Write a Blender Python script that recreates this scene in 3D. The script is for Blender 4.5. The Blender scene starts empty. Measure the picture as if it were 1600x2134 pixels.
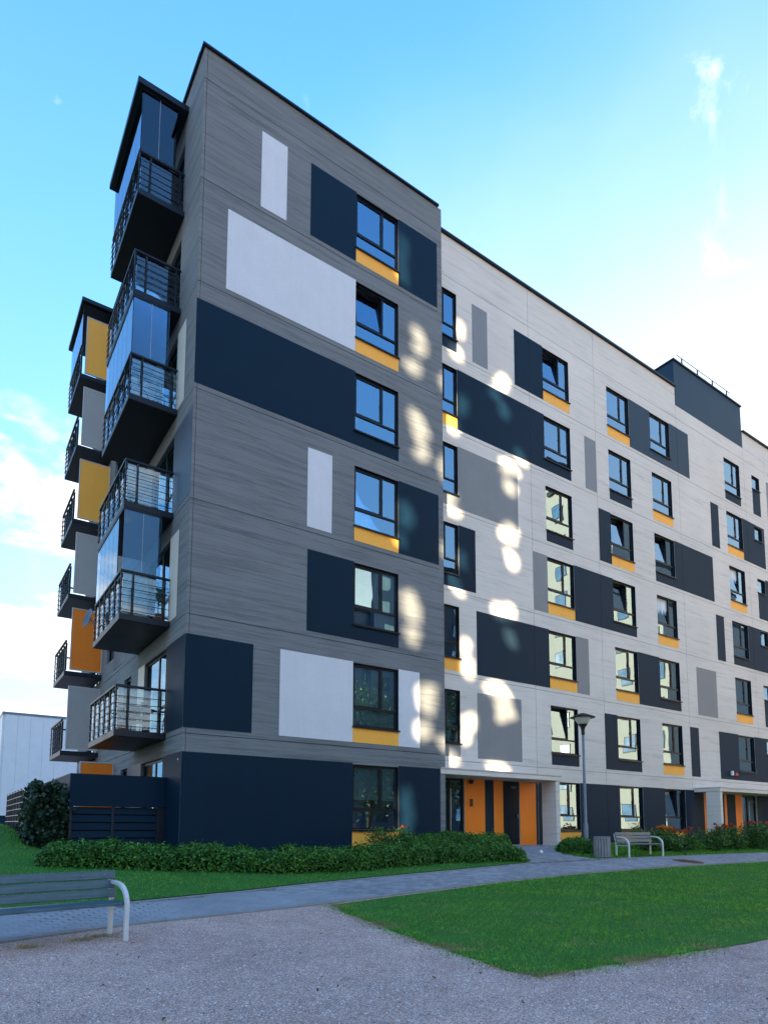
import bpy, bmesh, math, random
import numpy as np
from mathutils import Matrix, Vector
random.seed(7); rng = np.random.default_rng(7)
scene = bpy.context.scene
COL = scene.collection
R = math.radians

# ------------------------------------------------------------------ camera
cam_d = bpy.data.cameras.new('camera'); cam = bpy.data.objects.new('camera', cam_d); COL.objects.link(cam)
scene.camera = cam
YAW, PITCH, ROLL = -0.588947, 0.0996833, 0.004004
CP = Vector((-4.808, -15.476, 0.695))
_f = Vector((-math.sin(YAW)*math.cos(PITCH), math.cos(YAW)*math.cos(PITCH), math.sin(PITCH)))
_r = Vector((math.cos(YAW), math.sin(YAW), 0)); _u = _r.cross(_f)
_r2 = math.cos(ROLL)*_r + math.sin(ROLL)*_u; _u2 = -math.sin(ROLL)*_r + math.cos(ROLL)*_u
m = Matrix((( _r2.x, _u2.x, -_f.x, CP.x), (_r2.y, _u2.y, -_f.y, CP.y), (_r2.z, _u2.z, -_f.z, CP.z), (0, 0, 0, 1)))
cam.matrix_world = m
cam_d.sensor_fit = 'AUTO'; cam_d.sensor_width = 36.0
cam_d.lens = 1340.31/2134*36.0
cam_d.shift_x = 27.17/2134; cam_d.shift_y = (1588.16-1067)/2134
cam_d.clip_start = 0.05; cam_d.clip_end = 6000

# ------------------------------------------------------------------ light
SUN_EL = R(9.0)
SUN_T = Vector((0.7071*math.cos(SUN_EL), 0.7071*math.cos(SUN_EL), -math.sin(SUN_EL)))   # direction the light travels
sun_d = bpy.data.lights.new('sun', 'SUN'); sun = bpy.data.objects.new('sun', sun_d); COL.objects.link(sun)
sun_d.energy = 2.0; sun_d.angle = R(0.5); sun_d.color = (1.0, 0.80, 0.54)
sun.rotation_euler = SUN_T.to_track_quat('-Z', 'Y').to_euler(); sun.location = (-60, -60, 40)

world = bpy.data.worlds.new('World'); scene.world = world; world.use_nodes = True
wt = world.node_tree; wt.nodes.clear()
def wn(t, **k):
    n = wt.nodes.new(t)
    for a, b in k.items(): setattr(n, a, b)
    return n
def wl(a, b): wt.links.new(a, b)
def wmath(op, a, b=None, c=None, clamp=False):
    n = wn('ShaderNodeMath', operation=op, use_clamp=clamp)
    for i, v in enumerate((a, b, c)):
        if v is None: continue
        if isinstance(v, (int, float)): n.inputs[i].default_value = v
        else: wl(v, n.inputs[i])
    return n.outputs[0]
sky = wn('ShaderNodeTexSky', sky_type='NISHITA')
sky.sun_disc = False; sky.sun_elevation = R(9.0); sky.sun_rotation = R(225.0)
sky.altitude = 50; sky.air_density = 1.0; sky.dust_density = 0.6; sky.ozone_density = 1.2
hsv = wn('ShaderNodeHueSaturation'); hsv.inputs['Saturation'].default_value = 1.44; hsv.inputs['Hue'].default_value = 0.514; hsv.inputs['Value'].default_value = 0.57
wl(sky.outputs[0], hsv.inputs['Color'])
tc = wn('ShaderNodeTexCoord'); sep = wn('ShaderNodeSeparateXYZ'); wl(tc.outputs['Generated'], sep.inputs[0])
dx, dy, dz = sep.outputs
# thin high veil, thickest toward +X
veil = wmath('ADD', wmath('MULTIPLY', dx, 1.10), wmath('ADD', wmath('MULTIPLY', dy, 0.30), wmath('MULTIPLY', dz, -0.95)))
vn = wn('ShaderNodeTexNoise'); vn.inputs['Scale'].default_value = 2.2; vn.inputs['Detail'].default_value = 4; vn.inputs['Roughness'].default_value = 0.55
wl(tc.outputs['Generated'], vn.inputs['Vector'])
veil = wmath('ADD', wmath('ADD', veil, 0.0), wmath('MULTIPLY', wmath('SUBTRACT', vn.outputs[0], 0.5), 0.34))
vmr = wn('ShaderNodeMapRange', interpolation_type='SMOOTHSTEP'); wl(veil, vmr.inputs[0])
vmr.inputs[1].default_value = -0.25; vmr.inputs[2].default_value = 0.60; vmr.inputs[3].default_value = 0.0; vmr.inputs[4].default_value = 0.93
# cumulus banks low round the horizon
den = wmath('ADD', wmath('MAXIMUM', dz, 0.0), 0.22)
cmb = wn('ShaderNodeCombineXYZ'); wl(wmath('DIVIDE', dx, den), cmb.inputs[0]); wl(wmath('DIVIDE', dy, den), cmb.inputs[1]); wl(wmath('MULTIPLY', dz, 2.6), cmb.inputs[2])
cn = wn('ShaderNodeTexNoise'); cn.inputs['Scale'].default_value = 1.55; cn.inputs['Detail'].default_value = 9; cn.inputs['Roughness'].default_value = 0.56; cn.inputs['Distortion'].default_value = 0.25
mp = wn('ShaderNodeMapping'); mp.inputs['Location'].default_value = (3.1, 7.4, 1.0); wl(cmb.outputs[0], mp.inputs[0]); wl(mp.outputs[0], cn.inputs['Vector'])
elev = wn('ShaderNodeMapRange', interpolation_type='SMOOTHSTEP'); wl(dz, elev.inputs[0])
elev.inputs[1].default_value = 0.10; elev.inputs[2].default_value = 0.66; elev.inputs[3].default_value = 0.15; elev.inputs[4].default_value = -0.07
cd = wn('ShaderNodeMapRange', interpolation_type='SMOOTHSTEP'); wl(wmath('ADD', cn.outputs[0], elev.outputs[0]), cd.inputs[0])
cd.inputs[1].default_value = 0.54; cd.inputs[2].default_value = 0.63; cd.inputs[3].default_value = 0.0; cd.inputs[4].default_value = 0.96
# wisps
wi = wn('ShaderNodeTexNoise'); wi.inputs['Scale'].default_value = 5.5; wi.inputs['Detail'].default_value = 8; wi.inputs['Roughness'].default_value = 0.6; wi.inputs['Distortion'].default_value = 0.8
mp2 = wn('ShaderNodeMapping'); mp2.inputs['Location'].default_value = (0.5, 8.2, 2.0); wl(tc.outputs['Generated'], mp2.inputs[0]); wl(mp2.outputs[0], wi.inputs['Vector'])
wr = wn('ShaderNodeMapRange', interpolation_type='SMOOTHSTEP'); wl(wi.outputs[0], wr.inputs[0])
wr.inputs[1].default_value = 0.64; wr.inputs[2].default_value = 0.78; wr.inputs[3].default_value = 0.0; wr.inputs[4].default_value = 0.6
cloudcol = wn('ShaderNodeRGB'); cloudcol.outputs[0].default_value = (1.0, 1.0, 1.0, 1)
veilcol = wn('ShaderNodeRGB'); veilcol.outputs[0].default_value = (0.74, 0.79, 0.82, 1)
hzr = wn('ShaderNodeMapRange', interpolation_type='SMOOTHSTEP'); wl(dz, hzr.inputs[0])     # air light towards the horizon
hzr.inputs[1].default_value = 0.10; hzr.inputs[2].default_value = 1.0; hzr.inputs[3].default_value = 0.97; hzr.inputs[4].default_value = 0.0
mx0 = wn('ShaderNodeMix', data_type='RGBA'); wl(hzr.outputs[0], mx0.inputs[0]); wl(hsv.outputs[0], mx0.inputs[6]); mx0.inputs[7].default_value = (0.26, 0.49, 0.73, 1)
mx1 = wn('ShaderNodeMix', data_type='RGBA'); wl(vmr.outputs[0], mx1.inputs[0]); wl(mx0.outputs[2], mx1.inputs[6]); wl(veilcol.outputs[0], mx1.inputs[7])
mx2 = wn('ShaderNodeMix', data_type='RGBA'); wl(wmath('MAXIMUM', cd.outputs[0], wr.outputs[0]), mx2.inputs[0]); wl(mx1.outputs[2], mx2.inputs[6])
cs_n = wn('ShaderNodeTexNoise'); cs_n.inputs['Scale'].default_value = 2.6; cs_n.inputs['Detail'].default_value = 6; cs_n.inputs['Roughness'].default_value = 0.6
mp3 = wn('ShaderNodeMapping'); mp3.inputs['Location'].default_value = (3.18, 7.46, 1.30); wl(cmb.outputs[0], mp3.inputs[0]); wl(mp3.outputs[0], cs_n.inputs['Vector'])
csr = wn('ShaderNodeMapRange', interpolation_type='SMOOTHSTEP'); wl(cs_n.outputs[0], csr.inputs[0]); csr.inputs[1].default_value = 0.42; csr.inputs[2].default_value = 0.66; csr.inputs[3].default_value = 0.0; csr.inputs[4].default_value = 1.0
shade = wn('ShaderNodeMix', data_type='RGBA'); wl(csr.outputs[0], shade.inputs[0]); wl(cloudcol.outputs[0], shade.inputs[6]); shade.inputs[7].default_value = (0.50, 0.61, 0.73, 1); wl(shade.outputs[2], mx2.inputs[7])
bg = wn('ShaderNodeBackground'); bg.inputs['Strength'].default_value = 0.15; wl(mx2.outputs[2], bg.inputs['Color'])
wo = wn('ShaderNodeOutputWorld'); wl(bg.outputs[0], wo.inputs['Surface'])

vs = scene.view_settings; vs.view_transform = 'Standard'; vs.look = 'None'; vs.exposure = 3.60; vs.gamma = 1.0; vs.use_curve_mapping = False
scene.render.engine = 'CYCLES'

# ------------------------------------------------------------------ materials
MATS = {}
def mat_new(name):
    ma = bpy.data.materials.new(name); ma.use_nodes = True
    nt = ma.node_tree; nt.nodes.clear()
    o = nt.nodes.new('ShaderNodeOutputMaterial'); b = nt.nodes.new('ShaderNodeBsdfPrincipled'); nt.links.new(b.outputs[0], o.inputs[0])
    MATS[name] = ma
    return ma, nt, b, o
def nd(nt, t, **k):
    n = nt.nodes.new(t)
    for a, b in k.items(): setattr(n, a, b)
    return n
def noise(nt, vec, scale, detail=4, rough=0.55, dist=0.0):
    n = nd(nt, 'ShaderNodeTexNoise'); n.inputs['Scale'].default_value = scale; n.inputs['Detail'].default_value = detail
    n.inputs['Roughness'].default_value = rough; n.inputs['Distortion'].default_value = dist
    if vec is not None: nt.links.new(vec, n.inputs['Vector'])
    return n.outputs[0]
def ramp(nt, fac, stops):
    n = nd(nt, 'ShaderNodeValToRGB'); el = n.color_ramp.elements
    while len(el) < len(stops): el.new(0.5)
    for e, (p, c) in zip(el, stops): e.position = p; e.color = (*c, 1) if len(c) == 3 else c
    nt.links.new(fac, n.inputs[0]); return n.outputs[0]
def mixc(nt, fac, a, b, mode='MIX'):
    n = nd(nt, 'ShaderNodeMix', data_type='RGBA', blend_type=mode)
    for i, v in ((0, fac), (6, a), (7, b)):
        if isinstance(v, (int, float)): n.inputs[i].default_value = v
        elif isinstance(v, tuple): n.inputs[i].default_value = (*v, 1)
        else: nt.links.new(v, n.inputs[i])
    return n.outputs[2]
def geo_pos(nt, scale=(1, 1, 1), loc=(0, 0, 0)):
    g = nd(nt, 'ShaderNodeNewGeometry'); mpn = nd(nt, 'ShaderNodeMapping'); mpn.inputs['Scale'].default_value = scale; mpn.inputs['Location'].default_value = loc
    nt.links.new(g.outputs['Position'], mpn.inputs[0]); return mpn.outputs[0]
def bump(nt, b, h, strength, dist=0.01):
    n = nd(nt, 'ShaderNodeBump'); n.inputs['Strength'].default_value = strength; n.inputs['Distance'].default_value = dist
    nt.links.new(h, n.inputs['Height']); nt.links.new(n.outputs[0], b.inputs['Normal'])
def island(nt): return nd(nt, 'ShaderNodeNewGeometry').outputs['Random Per Island']

def mat_board_concrete(name, base, dark, contrast, bstr):
    ma, nt, b, o = mat_new(name)
    v3 = geo_pos(nt, (1, 1, 1))
    # the grain starts afresh in every cast panel (one per storey)
    sx = nd(nt, 'ShaderNodeSeparateXYZ'); nt.links.new(v3, sx.inputs[0])
    fl = nd(nt, 'ShaderNodeMath', operation='MULTIPLY_ADD'); nt.links.new(sx.outputs[2], fl.inputs[0]); fl.inputs[1].default_value = 1/3.0; fl.inputs[2].default_value = -2.95/3.0
    fr_ = nd(nt, 'ShaderNodeMath', operation='FLOOR'); nt.links.new(fl.outputs[0], fr_.inputs[0])
    of = nd(nt, 'ShaderNodeMath', operation='MULTIPLY'); nt.links.new(fr_.outputs[0], of.inputs[0]); of.inputs[1].default_value = 37.3
    oc = nd(nt, 'ShaderNodeCombineXYZ'); nt.links.new(of.outputs[0], oc.inputs[0]); nt.links.new(of.outputs[0], oc.inputs[1])
    ov = nd(nt, 'ShaderNodeVectorMath', operation='ADD'); nt.links.new(v3, ov.inputs[0]); nt.links.new(oc.outputs[0], ov.inputs[1])
    def stretched(sc):
        q_ = nd(nt, 'ShaderNodeMapping'); q_.inputs['Scale'].default_value = sc; nt.links.new(ov.outputs[0], q_.inputs[0]); return q_.outputs[0]
    v1 = stretched((0.42, 0.42, 9.0)); v2 = stretched((1.3, 1.3, 34.0))
    warp = noise(nt, geo_pos(nt, (0.5, 0.5, 1.3)), 1.0, 2)
    def warped(v, amt):
        a = nd(nt, 'ShaderNodeVectorMath', operation='MULTIPLY_ADD'); c = nd(nt, 'ShaderNodeCombineXYZ'); nt.links.new(warp, c.inputs[2])
        nt.links.new(c.outputs[0], a.inputs[0]); a.inputs[1].default_value = (0, 0, amt); nt.links.new(v, a.inputs[2]); return a.outputs[0]
    s1 = noise(nt, warped(v1, 1.1), 1.0, 5, 0.62); s2 = noise(nt, warped(v2, 2.2), 1.0, 4, 0.65); s3 = noise(nt, v3, 0.35, 3)
    m1 = nd(nt, 'ShaderNodeMath', operation='MULTIPLY_ADD'); nt.links.new(s2, m1.inputs[0]); m1.inputs[1].default_value = 0.55
    m0 = nd(nt, 'ShaderNodeMath', operation='MULTIPLY'); nt.links.new(s1, m0.inputs[0]); m0.inputs[1].default_value = 0.75; nt.links.new(m0.outputs[0], m1.inputs[2])
    col = ramp(nt, m1.outputs[0], [(0.40, dark), (0.40+contrast*0.55, tuple(0.45*d+0.55*c for d, c in zip(dark, base))), (0.40+contrast, base), (0.92, tuple(min(1, c*1.10) for c in base))])
    col = mixc(nt, 0.35, col, ramp(nt, s3, [(0.3, (0.80, 0.80, 0.80)), (0.7, (1.08, 1.08, 1.08))]), 'MULTIPLY')
    fine = noise(nt, v3, 90.0, 2)
    col = mixc(nt, 0.5, col, ramp(nt, fine, [(0.35, (0.82, 0.82, 0.82)), (0.65, (1.1, 1.1, 1.1))]), 'MULTIPLY')
    nt.links.new(col, b.inputs['Base Color']); b.inputs['Roughness'].default_value = 0.85; b.inputs['Specular IOR Level'].default_value = 0.3
    bump(nt, b, m1.outputs[0], bstr, 0.02)
mat_board_concrete('grey_concrete', (0.200, 0.215, 0.220), (0.100, 0.112, 0.118), 0.28, 0.8)
mat_board_concrete('white_concrete', (0.70, 0.665, 0.60), (0.47, 0.455, 0.43), 0.20, 0.35)

def mat_paint(name, col, rough=0.5, spec=0.4, var=0.10, scale=1.2, fine=0.06, bmp=0.05):
    ma, nt, b, o = mat_new(name)
    p = geo_pos(nt); n1 = noise(nt, p, scale, 5, 0.6); n2 = noise(nt, p, 60, 2)
    c = mixc(nt, 1.0, col, ramp(nt, n1, [(0.3, (1-var,)*3), (0.7, (1+var*0.6,)*3)]), 'MULTIPLY')
    c = mixc(nt, 1.0, c, ramp(nt, n2, [(0.3, (1-fine,)*3), (0.7, (1+fine,)*3)]), 'MULTIPLY')
    st = noise(nt, geo_pos(nt, (7, 7, 0.22)), 1.0, 4, 0.6)
    c = mixc(nt, 1.0, c, ramp(nt, st, [(0.32, (1-var*0.35,)*3), (0.62, (1+var*0.15,)*3)]), 'MULTIPLY')
    nt.links.new(c, b.inputs['Base Color']); b.inputs['Specular IOR Level'].default_value = spec
    r = nd(nt, 'ShaderNodeMapRange'); nt.links.new(n1, r.inputs[0]); r.inputs[3].default_value = rough-0.06; r.inputs[4].default_value = rough+0.08
    nt.links.new(r.outputs[0], b.inputs['Roughness'])
    if bmp: bump(nt, b, n2, bmp, 0.004)
    return ma
mat_paint('navy_paint', (0.0035, 0.0195, 0.040), 0.55, 0.11)
mat_paint('charcoal_paint', (0.0125, 0.030, 0.050), 0.6, 0.12)
mat_paint('slate_paint', (0.012, 0.040, 0.070), 0.5, 0.22)  # charcoal with the blue of the sky light put into its colour
mat_paint('white_paint', (0.66, 0.68, 0.71), 0.6, 0.3, 0.05)
mat_paint('cream_paint', (0.66, 0.64, 0.55), 0.6, 0.3, 0.06)
mat_paint('mid_grey_paint', (0.23, 0.245, 0.25), 0.6, 0.3, 0.06)
mat_paint('blue_grey_paint', (0.060, 0.090, 0.125), 0.45, 0.4, 0.06)
mat_paint('orange_paint', (0.99, 0.47, 0.07), 0.55, 0.3, 0.04)
mat_paint('deep_orange_paint', (0.93, 0.235, 0.014), 0.5, 0.35, 0.06)
mat_paint('screen_grey', (0.40, 0.40, 0.39), 0.6, 0.3, 0.05)
mat_paint('light_frame', (0.50, 0.50, 0.50), 0.4, 0.5, 0.05)
mat_paint('dark_metal', (0.008, 0.013, 0.022), 0.42, 0.28, 0.15)
mat_paint('frame_metal', (0.005, 0.009, 0.016), 0.42, 0.25, 0.12)
mat_paint('slab_underside', (0.022, 0.026, 0.032), 0.7, 0.3, 0.2)
mat_paint('joint_dark', (0.045, 0.048, 0.05), 0.9, 0.1, 0.2)
mat_paint('joint_light', (0.30, 0.29, 0.26), 0.9, 0.1, 0.2)
mat_paint('room_wall', (0.42, 0.40, 0.36), 0.9, 0.1, 0.2)
mat_paint('roof_felt', (0.10, 0.10, 0.105), 0.9, 0.2, 0.2)
mat_paint('curtain_cloth', (0.82, 0.85, 0.84), 0.9, 0.1, 0.1)
mat_paint('blind_cloth', (0.85, 0.88, 0.88), 0.8, 0.2, 0.05)
mat_paint('white_steel', (0.62, 0.64, 0.64), 0.35, 0.5, 0.10, 6, 0.08)
mat_paint('galvanised', (0.13, 0.19, 0.25), 0.35, 0.6, 0.25, 9)
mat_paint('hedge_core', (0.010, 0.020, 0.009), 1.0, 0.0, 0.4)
mat_paint('bark', (0.06, 0.045, 0.03), 0.95, 0.1, 0.4, 8)
mat_paint('terracotta', (0.35, 0.14, 0.07), 0.8, 0.2, 0.15, 6)
mat_paint('black_plastic', (0.012, 0.012, 0.013), 0.4, 0.5, 0.1)
mat_paint('red_plastic', (0.45, 0.03, 0.02), 0.4, 0.5, 0.1)
mat_paint('white_plastic', (0.75, 0.75, 0.73), 0.4, 0.5, 0.05)
mat_paint('concrete_edge', (0.26, 0.26, 0.255), 0.9, 0.2, 0.15, 5, 0.12, 0.3)
mat_paint('rust_iron', (0.13, 0.055, 0.030), 0.8, 0.3, 0.45, 12, 0.15, 0.4)
mat_paint('lamp_diffuser', (0.60, 0.64, 0.58), 0.35, 0.5, 0.05)
mat_paint('hall_cladding', (0.62, 0.67, 0.72), 0.5, 0.4, 0.05)
mat_paint('opposite_cream', (0.50, 0.46, 0.37), 0.8, 0.2, 0.06)
mat_paint('pane_blue', (0.10, 0.20, 0.32), 0.15, 0.6, 0.2)
mat_paint('slab_render', (0.80, 0.77, 0.70), 0.8, 0.2, 0.06)  # kept pale so the added shading slabs bounce light back

def mat_glass(name, refl, tint, rcol):
    ma = bpy.data.materials.new(name); ma.use_nodes = True; nt = ma.node_tree; nt.nodes.clear(); MATS[name] = ma
    o = nd(nt, 'ShaderNodeOutputMaterial'); tr = nd(nt, 'ShaderNodeBsdfTransparent'); gl = nd(nt, 'ShaderNodeBsdfGlossy'); mx = nd(nt, 'ShaderNodeMixShader')
    tr.inputs[0].default_value = (*tint, 1); gl.inputs['Color'].default_value = (*rcol, 1); gl.inputs['Roughness'].default_value = 0.0
    fr = nd(nt, 'ShaderNodeFresnel'); fr.inputs[0].default_value = 1.5
    mr = nd(nt, 'ShaderNodeMapRange'); nt.links.new(fr.outputs[0], mr.inputs[0]); mr.inputs[1].default_value = 0.04; mr.inputs[2].default_value = 1.0
    mr.inputs[3].default_value = refl; mr.inputs[4].default_value = 1.0
    p = geo_pos(nt, (1, 1, 1)); n = noise(nt, p, 1.1, 1)
    bp = nd(nt, 'ShaderNodeBump'); bp.inputs['Strength'].default_value = 0.05; bp.inputs['Distance'].default_value = 0.03; nt.links.new(n, bp.inputs['Height']); nt.links.new(bp.outputs[0], gl.inputs['Normal'])
    nt.links.new(mr.outputs[0], mx.inputs[0]); nt.links.new(tr.outputs[0], mx.inputs[1]); nt.links.new(gl.outputs[0], mx.inputs[2]); nt.links.new(mx.outputs[0], o.inputs[0])
mat_glass('window_glass', 0.36, (0.78, 0.87, 0.87), (0.52, 0.77, 1.0))
mat_glass('balcony_glass', 0.07, (0.60, 0.76, 0.88), (0.70, 0.85, 1.0))
mat_glass('balustrade_glass', 0.10, (0.84, 0.92, 0.93), (0.8, 0.9, 1.0))

def mat_leaf(name, dark, mid, light, rough=0.5, spec=0.25, trans=0.25):
    ma, nt, b, o = mat_new(name)
    c = ramp(nt, island(nt), [(0.0, dark), (0.5, mid), (1.0, light)])
    n = noise(nt, geo_pos(nt), 3.0, 3); nb = noise(nt, geo_pos(nt), 0.8, 5, 0.7)
    c = mixc(nt, 0.8, c, ramp(nt, n, [(0.3, (0.62, 0.68, 0.62)), (0.7, (1.25, 1.15, 1.05))]), 'MULTIPLY')
    c = mixc(nt, 0.7, c, ramp(nt, nb, [(0.32, (0.66, 0.74, 0.66)), (0.5, (1.0, 1.0, 1.0)), (0.68, (1.35, 1.12, 1.0))]), 'MULTIPLY')
    nt.links.new(c, b.inputs['Base Color']); b.inputs['Roughness'].default_value = rough; b.inputs['Specular IOR Level'].default_value = spec
    tl = nd(nt, 'ShaderNodeBsdfTranslucent'); nt.links.new(c, tl.inputs[0]); mx = nd(nt, 'ShaderNodeMixShader'); mx.inputs[0].default_value = trans
    nt.links.new(b.outputs[0], mx.inputs[1]); nt.links.new(tl.outputs[0], mx.inputs[2]); nt.links.new(mx.outputs[0], o.inputs[0])
mat_leaf('hedge_leaf', (0.014, 0.058, 0.013), (0.050, 0.185, 0.030), (0.16, 0.38, 0.06))
mat_leaf('ivy_leaf', (0.010, 0.030, 0.020), (0.016, 0.048, 0.028), (0.035, 0.085, 0.05), 0.4, 0.4)
mat_leaf('shrub_leaf', (0.018, 0.055, 0.016), (0.045, 0.13, 0.028), (0.16, 0.32, 0.08))
mat_leaf('tree_leaf', (0.015, 0.040, 0.012), (0.03, 0.075, 0.02), (0.06, 0.12, 0.03))
mat_leaf('red_blossom', (0.30, 0.02, 0.01), (0.50, 0.05, 0.015), (0.65, 0.14, 0.03), 0.6, 0.2, 0.3)
mat_leaf('orange_blossom', (0.55, 0.12, 0.02), (0.70, 0.22, 0.03), (0.75, 0.38, 0.06), 0.6, 0.2, 0.3)
mat_leaf('grass_blade', (0.036, 0.165, 0.022), (0.10, 0.355, 0.038), (0.28, 0.54, 0.10), 0.6, 0.2, 0.3)
mat_leaf('dead_leaf', (0.05, 0.03, 0.015), (0.12, 0.07, 0.03), (0.28, 0.20, 0.08), 0.8, 0.1, 0.1)
mat_leaf('dry_grass', (0.26, 0.20, 0.11), (0.40, 0.33, 0.18), (0.30, 0.34, 0.16), 0.8, 0.1, 0.2)

def mat_gravel():
    ma, nt, b, o = mat_new('gravel')
    p = geo_pos(nt)
    v = nd(nt, 'ShaderNodeTexVoronoi'); v.inputs['Scale'].default_value = 95; nt.links.new(p, v.inputs['Vector'])
    v2 = nd(nt, 'ShaderNodeTexVoronoi'); v2.inputs['Scale'].default_value = 38; nt.links.new(p, v2.inputs['Vector'])
    sepc = nd(nt, 'ShaderNodeSeparateColor'); nt.links.new(v.outputs['Color'], sepc.inputs[0])
    c = ramp(nt, sepc.outputs[0], [(0.0, (0.31, 0.205, 0.17)), (0.35, (0.60, 0.42, 0.355)), (0.75, (0.78, 0.565, 0.48)), (1.0, (0.97, 0.78, 0.67))])
    d = ramp(nt, v.outputs['Distance'], [(0.0, (1.1, 1.1, 1.1)), (0.75, (0.62, 0.60, 0.60))])
    c = mixc(nt, 1.0, c, d, 'MULTIPLY')
    big = noise(nt, p, 0.55, 5, 0.6); mid = noise(nt, p, 2.6, 5, 0.65)
    c = mixc(nt, 0.8, c, ramp(nt, big, [(0.3, (0.82, 0.80, 0.80)), (0.7, (1.16, 1.14, 1.12))]), 'MULTIPLY')
    c = mixc(nt, 0.7, c, ramp(nt, mid, [(0.3, (0.80, 0.78, 0.77)), (0.7, (1.15, 1.14, 1.14))]), 'MULTIPLY')
    nt.links.new(c, b.inputs['Base Color']); b.inputs['Roughness'].default_value = 0.95; b.inputs['Specular IOR Level'].default_value = 0.15
    h = nd(nt, 'ShaderNodeMath', operation='ADD'); nt.links.new(v.outputs['Distance'], h.inputs[0]); nt.links.new(v2.outputs['Distance'], h.inputs[1])
    inv = nd(nt, 'ShaderNodeMath', operation='MULTIPLY'); nt.links.new(h.outputs[0], inv.inputs[0]); inv.inputs[1].default_value = -1
    bump(nt, b, inv.outputs[0], 0.8, 0.01)
mat_gravel()
def mat_stone():
    ma, nt, b, o = mat_new('pebble')
    c = ramp(nt, island(nt), [(0.0, (0.16, 0.13, 0.13)), (0.5, (0.52, 0.42, 0.40)), (1.0, (0.88, 0.74, 0.69))])
    nt.links.new(c, b.inputs['Base Color']); b.inputs['Roughness'].default_value = 0.9
mat_stone()
def mat_soil_grass():
    ma, nt, b, o = mat_new('lawn_ground')
    p = geo_pos(nt); n1 = noise(nt, p, 1.6, 6, 0.65); n2 = noise(nt, p, 28, 4, 0.7)
    c = ramp(nt, n2, [(0.3, (0.022, 0.085, 0.016)), (0.55, (0.045, 0.165, 0.028)), (0.75, (0.09, 0.24, 0.055))])
    c = mixc(nt, 0.7, c, ramp(nt, n1, [(0.3, (0.7, 0.75, 0.7)), (0.7, (1.2, 1.15, 1.1))]), 'MULTIPLY')
    nt.links.new(c, b.inputs['Base Color']); b.inputs['Roughness'].default_value = 0.95; b.inputs['Specular IOR Level'].default_value = 0.1
    bump(nt, b, n2, 0.6, 0.02)
mat_soil_grass()
def mat_paver():
    ma, nt, b, o = mat_new('paver')
    c = ramp(nt, island(nt), [(0.0, (0.19, 0.20, 0.215)), (0.5, (0.24, 0.25, 0.265)), (1.0, (0.30, 0.31, 0.32))])
    oi = nd(nt, 'ShaderNodeObjectInfo')
    c = mixc(nt, 0.35, c, ramp(nt, oi.outputs['Random'], [(0.0, (0.8, 0.8, 0.8)), (1.0, (1.2, 1.2, 1.2))]), 'MULTIPLY')
    p = geo_pos(nt); n = noise(nt, p, 0.9, 5, 0.6); n2 = noise(nt, p, 120, 3)
    c = mixc(nt, 0.8, c, ramp(nt, n, [(0.3, (0.80, 0.80, 0.80)), (0.7, (1.15, 1.15, 1.15))]), 'MULTIPLY')
    c = mixc(nt, 0.8, c, ramp(nt, n2, [(0.3, (0.78, 0.78, 0.78)), (0.7, (1.18, 1.18, 1.18))]), 'MULTIPLY')
    nt.links.new(c, b.inputs['Base Color']); b.inputs['Roughness'].default_value = 0.88; bump(nt, b, n2, 0.25, 0.004)
mat_paver()
mat_paint('joint_sand', (0.085, 0.085, 0.082), 0.95, 0.1, 0.2, 9)
def mat_wood():
    ma, nt, b, o = mat_new('bench_wood')
    tcx = nd(nt, 'ShaderNodeTexCoord'); mpn = nd(nt, 'ShaderNodeMapping'); mpn.inputs['Scale'].default_value = (1.2, 22, 22); nt.links.new(tcx.outputs['Object'], mpn.inputs[0])
    n = noise(nt, mpn.outputs[0], 1.5, 6, 0.65, 0.3); n2 = noise(nt, tcx.outputs['Object'], 5, 4, 0.7)
    c = ramp(nt, n, [(0.3, (0.036, 0.082, 0.105)), (0.55, (0.060, 0.122, 0.150)), (0.8, (0.10, 0.17, 0.20))])
    c = mixc(nt, 0.6, c, ramp(nt, n2, [(0.3, (0.7, 0.7, 0.7)), (0.7, (1.2, 1.2, 1.2))]), 'MULTIPLY')
    nt.links.new(c, b.inputs['Base Color']); b.inputs['Roughness'].default_value = 0.45; b.inputs['Specular IOR Level'].default_value = 0.5
    bump(nt, b, n, 0.15, 0.004)
mat_wood()
def M(n): return MATS[n]

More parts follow.
